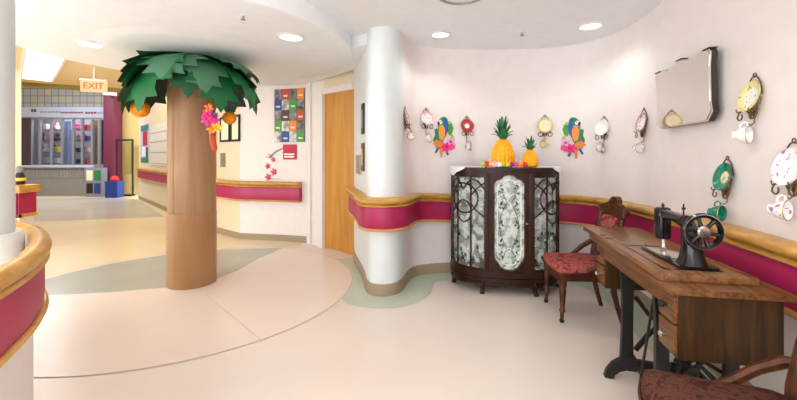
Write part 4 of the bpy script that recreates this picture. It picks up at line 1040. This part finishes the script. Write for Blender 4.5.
def drawers(u0, u1, lab):
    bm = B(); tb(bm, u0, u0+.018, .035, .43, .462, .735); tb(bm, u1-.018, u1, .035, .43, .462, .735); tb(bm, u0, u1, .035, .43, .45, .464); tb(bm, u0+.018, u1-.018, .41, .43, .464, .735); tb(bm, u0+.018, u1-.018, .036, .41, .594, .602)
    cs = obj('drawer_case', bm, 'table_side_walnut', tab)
    for z0, z1 in ((.466, .592), (.604, .728)):
        bm = B(); tb(bm, u0+.008, u1-.008, .022, .20, z0, z1, .005); dw = obj('drawer', bm, 'table_walnut', tab)
        zc = (z0+z1)/2; uc = (u0+u1)/2
        bm = B(); lathe(bm, [(0, 0), (.008, 0), (.008, .010), (.017, .016), (.017, .024), (.010, .030), (0, .031)], 16, Matrix.Translation((uc, -.022, zc)) @ Matrix.Rotation(-PI/2, 4, 'X')); obj('knob', bm, 'nickel' if z0 < .5 else 'black_iron', dw)
drawers(.018, .175, 'near'); drawers(.945, 1.10, 'far')
# cast-iron treadle base
def bar(bm, pts, w, th, u):
    """flat cast bar of width w along a polyline in the v,z plane, th thick along u"""
    n = len(pts); L = []; R = []
    for i in range(n):
        a = Vector(pts[max(0, i-1)]); c = Vector(pts[min(n-1, i+1)]); t_ = (c-a).normalized(); nn = Vector((-t_.y, t_.x))
        ww = w[i] if isinstance(w, list) else w
        L.append(Vector(pts[i])+nn*ww/2); R.append(Vector(pts[i])-nn*ww/2)
    poly = L+R[::-1]
    M = Matrix(((0, 0, 1, u), (-1, 0, 0, 0), (0, 1, 0, 0), (0, 0, 0, 1)))
    for i in range(n-1):
        prism(bm, [L[i], L[i+1], R[i+1], R[i]], -th/2, th/2, M)
for u in (.235, .66):
    bm = B()
    bar(bm, [(.065, .655), (.065, .5), (.063, .3), (.060, .12)], [.075, .06, .058, .07], .030, u)
    bar(bm, [(.36, .655), (.36, .5), (.362, .3), (.365, .12)], [.075, .06, .058, .07], .030, u)
    bar(bm, [(.11, .10), (.045, .095), (.0, .07), (-.03, .035), (-.04, .0)], [.09, .075, .06, .05, .05], .034, u)
    bar(bm, [(.32, .10), (.39, .095), (.43, .07), (.47, .035), (.485, .0)], [.09, .075, .06, .05, .05], .034, u)
    bar(bm, [(.06, .10), (.23, .085), (.37, .10)], .055, .030, u)
    bar(bm, [(.04, .64), (.23, .64), (.40, .64)], .04, .036, u)
    bar(bm, [(.11, .50), (.18, .40), (.23, .36), (.28, .40), (.35, .50)], .022, .02, u)
    bar(bm, [(.11, .18), (.18, .28), (.23, .33), (.28, .28), (.35, .18)], .022, .02, u)
    obj('iron_frame', bm, 'black_iron', tab, smooth=False)
bm = B(); tube(bm, [(.235, -.36, .58), (.66, -.36, .58)], .014); tube(bm, [(.235, -.36, .15), (.66, -.36, .15)], .014); obj('back_brace', bm, 'black_iron', tab)
bm = B()
for i in range(7): box(bm, .32+i*.04, .332+i*.04, -.33, -.10, .095, .11)
box(bm, .31, .58, -.34, -.325, .09, .115); box(bm, .31, .58, -.105, -.09, .09, .115); tube(bm, [(.235, -.215, .10), (.66, -.215, .10)], .010); obj('treadle_pedal', bm, 'black_iron', tab)
bm = B()
Mw = Matrix.Translation((.285, -.25, .34)) @ Matrix.Rotation(PI/2, 4, 'Y')
lathe(bm, [(.135, -.012), (.152, -.014), (.156, 0), (.152, .014), (.135, .012)], 40, Mw, None, True); lathe(bm, [(0, -.02), (.025, -.02), (.025, .02), (0, .02)], 16, Mw)
for i in range(6):
    a = i*PI/3; tube(bm, [Mw @ Vector((.02*math.cos(a), .02*math.sin(a), 0)), Mw @ Vector((.14*math.cos(a), .14*math.sin(a), 0))], .009, 6)
obj('flywheel', bm, 'black_iron', tab)
bm = B(); tube(bm, [(.30, -.13, .10), (.305, -.20, .37)], .008); obj('pitman_rod', bm, 'black_iron', tab)
bm = B(); tube(bm, [(.25, -.045, .70), (.47, -.06, .09)], .007); obj('belt_rod', bm, 'black_iron', tab)

# ------------------------------------------------------------------ sewing machine on the leaf
mz = .806
MO = TO + Matrix.Rotation(TA, 3, 'Z') @ Vector((.205, -.205, 0))
mac = thing('sewing_machine', 'black vintage sewing machine with spoked handwheel on the sewing table', 'sewing machine', (MO.x, MO.y, mz), TA)
# local: x along the table away from the wheel end, z up
bm = B(); box(bm, -.02, .40, -.085, .085, 0, .010, .004); obj('bed', bm, 'black_enamel', mac)
bm = B(); box(bm, .135, .388, -.074, .074, .010, .0125, .002); sp_ = obj('slide_plate', bm, 'steel_plate', mac)
def skin_profile(bm, secs):
    """rounded-rectangle loft: (centre x, z, half-width along x, half-depth y, along) sections stacked along a spine"""
    rows = []
    for (cx, cz, ax_, hx, hy) in secs:
        row = []
        for q in range(16):
            a = q*PI/8; c, s = math.cos(a), math.sin(a)
            e = .55
            row.append(bm.verts.new(Vector((cx, 0, cz))+Vector(ax_)*hx*math.copysign(abs(c)**e, c)+Vector((0, 1, 0))*hy*math.copysign(abs(s)**e, s)))
        rows.append(row)
    for A, C in zip(rows, rows[1:]):
        for q in range(16): bm.faces.new((A[q], A[(q+1) % 16], C[(q+1) % 16], C[q]))
    bm.faces.new(rows[0]); bm.faces.new(rows[-1][::-1])
bm = B(); X_, Z_ = (1, 0, 0), (0, 0, 1)
skin_profile(bm, [(.045, .008, X_, .060, .058), (.045, .04, X_, .050, .046), (.048, .09, X_, .042, .038), (.052, .14, X_, .042, .036), (.058, .18, (.8, 0, .6), .044, .034), (.085, .205, (.35, 0, .95), .036, .031), (.14, .214, Z_, .026, .026), (.22, .216, Z_, .023, .023), (.30, .216, Z_, .028, .026)])
obj('arm', bm, 'black_enamel', mac, angle=50)
bm = B(); skin_profile(bm, [(.335, .075, X_, .030, .030), (.335, .09, X_, .034, .034), (.335, .20, X_, .036, .036), (.335, .242, X_, .034, .034), (.335, .25, X_, .026, .026)]); obj('head', bm, 'black_enamel', mac, angle=50)
bm = B(); box(bm, .368, .374, -.03, .03, .09, .24, .003); obj('face_plate', bm, 'steel_plate', mac)
bm = B(); tube(bm, [(.335, 0, .08), (.335, 0, .022)], .006); tube(bm, [(.325, 0, .08), (.325, -.003, .030)], .004); box(bm, .318, .345, -.012, .010, .020, .026); obj('needle_bar', bm, 'steel_plate', mac)
for x, h in ((.335, .03), (.12, .05)):
    bm = B(); tube(bm, [(x, 0, .23), (x, 0, .245+h)], .004); lathe(bm, [(0, .0), (.008, 0), (.010, .01), (0, .014)], 10, Matrix.Translation((x, 0, .236+h*.6))); obj('spool_pin', bm, 'black_iron', mac)
Mw = Matrix.Translation((-.045, 0, .185)) @ Matrix.Rotation(-PI/2, 4, 'Y')
bm = B(); lathe(bm, [(.066, -.010), (.080, -.013), (.087, -.006), (.087, .006), (.080, .012), (.066, .010)], 48, Mw, None, True)
for i in range(6):
    a = i*PI/3+.3; tube(bm, [Mw @ Vector((.012*math.cos(a), .012*math.sin(a), 0)), Mw @ Vector((.045*math.cos(a), .045*math.sin(a), 0)), Mw @ Vector((.072*math.cos(a), .072*math.sin(a), 0))], [.013, .009, .012], 8)
lathe(bm, [(0, -.05), (.02, -.05), (.026, .0), (0, .0)], 20, Mw); hwl = obj('handwheel', bm, 'black_enamel', mac)
bm = B(); lathe(bm, [(0, .0), (.027, .0), (.028, .012), (.022, .018), (0, .020)], 24, Mw); obj('hub_knob', bm, 'nickel', hwl)
bm = B(); lathe(bm, [(.0795, .0125), (.083, .0125), (.083, .0138), (.0795, .0138)], 48, Mw, None, True); obj('wheel_band', bm, 'nickel', hwl)
bm = B(); box(bm, .075, .098, -.052, -.045, .022, .075, .004); obj('brass_badge', bm, 'brass_decal', mac)
bm = B(); tube(bm, [(.13, -.0262, .214), (.22, -.0240, .217), (.29, -.0262, .216)], .005, 6, flat=.4); obj('gold_decal', bm, 'brass_decal', mac)

# ------------------------------------------------------------------ light
def area(name, loc, size, power, rgb, rot=(0, 0, 0), sy=None):
    L = bpy.data.lights.new(name, 'AREA'); L.energy = power; L.color = rgb; L.shape = 'RECTANGLE' if sy else 'DISK'; L.size = size
    if sy: L.size_y = sy
    o = bpy.data.objects.new(name, L); COL.objects.link(o); o.location = loc; o.rotation_euler = rot; return o
def spot(name, loc, power, rgb, ang=125, blend=.6, r=.06):
    L = bpy.data.lights.new(name, 'SPOT'); L.energy = power; L.color = rgb; L.spot_size = math.radians(ang); L.spot_blend = blend; L.shadow_soft_size = r
    o = bpy.data.objects.new(name, L); COL.objects.link(o); o.location = loc; return o
WARM = (1, .93, .86); WH = (1, .965, .93)
for i, (x, y, z, p) in enumerate([(-.99, 3.50, 2.42, 46), (-3.02, 3.72, 2.42, 46), (.43, 3.89, 2.57, 34), (1.84, 3.64, 2.57, 30),
                                  (.4, 1.9, 2.57, 60), (1.1, 1.0, 2.57, 46), (-.6, .4, 2.57, 60), (.6, -1.2, 2.57, 60), (-1.6, -1.0, 2.57, 60), (-2.8, 1.2, 2.57, 50)]):
    spot('downlight_lamp', (x, y, z), p*.45, WH, 140, .7, .07)
area('corridor_panel_lamp', (-4.9, 5.22, 2.57), 2.6, 12, (1, .90, .70), (0, 0, math.atan2(ax.y, ax.x)), .34)
area('door_area_fill', (-1.9, 5.0, 2.43), .2, 3, (1, .90, .74))  # fill light with no fitting, brightens the door and poster walls
area('corridor_fill', (-6.3, 8.6, 4.2), 1.2, 70, (1, .92, .74))  # unseen warm fill added to brighten the corridor and whiteboard
area('hall_fill', (-10.5, 10.6, 4.2), 2.0, 190, (.93, .93, 1.0))  # unseen bluish fill added to light the hall and shop front
area('shop_fill', (-11.6, 14.0, 3.6), 3.0, 130, (1, .95, .95), (0, 0, 0), .3)  # unseen fill added to brighten the window displays
w = bpy.data.worlds.new('World'); sc.world = w; w.use_nodes = True
bg = w.node_tree.nodes['Background']; bg.inputs['Color'].default_value = (.93, .96, 1, 1); bg.inputs['Strength'].default_value = 4.6

# ------------------------------------------------------------------ camera
cam = bpy.data.cameras.new('Camera'); co = bpy.data.objects.new('Camera', cam); COL.objects.link(co)
co.location = (0, 0, HC); co.rotation_euler = (PI/2, 0, 0)
cam.sensor_width = 36; cam.sensor_fit = 'HORIZONTAL'; cam.lens = F/797*36; cam.shift_y = -(200-HY)/797; cam.clip_start = .02; cam.clip_end = 100
sc.camera = co
sc.view_settings.view_transform = 'Standard'; sc.view_settings.look = 'None'; sc.view_settings.gamma = 1; sc.view_settings.exposure = 0.1
sc.view_settings.use_curve_mapping = False
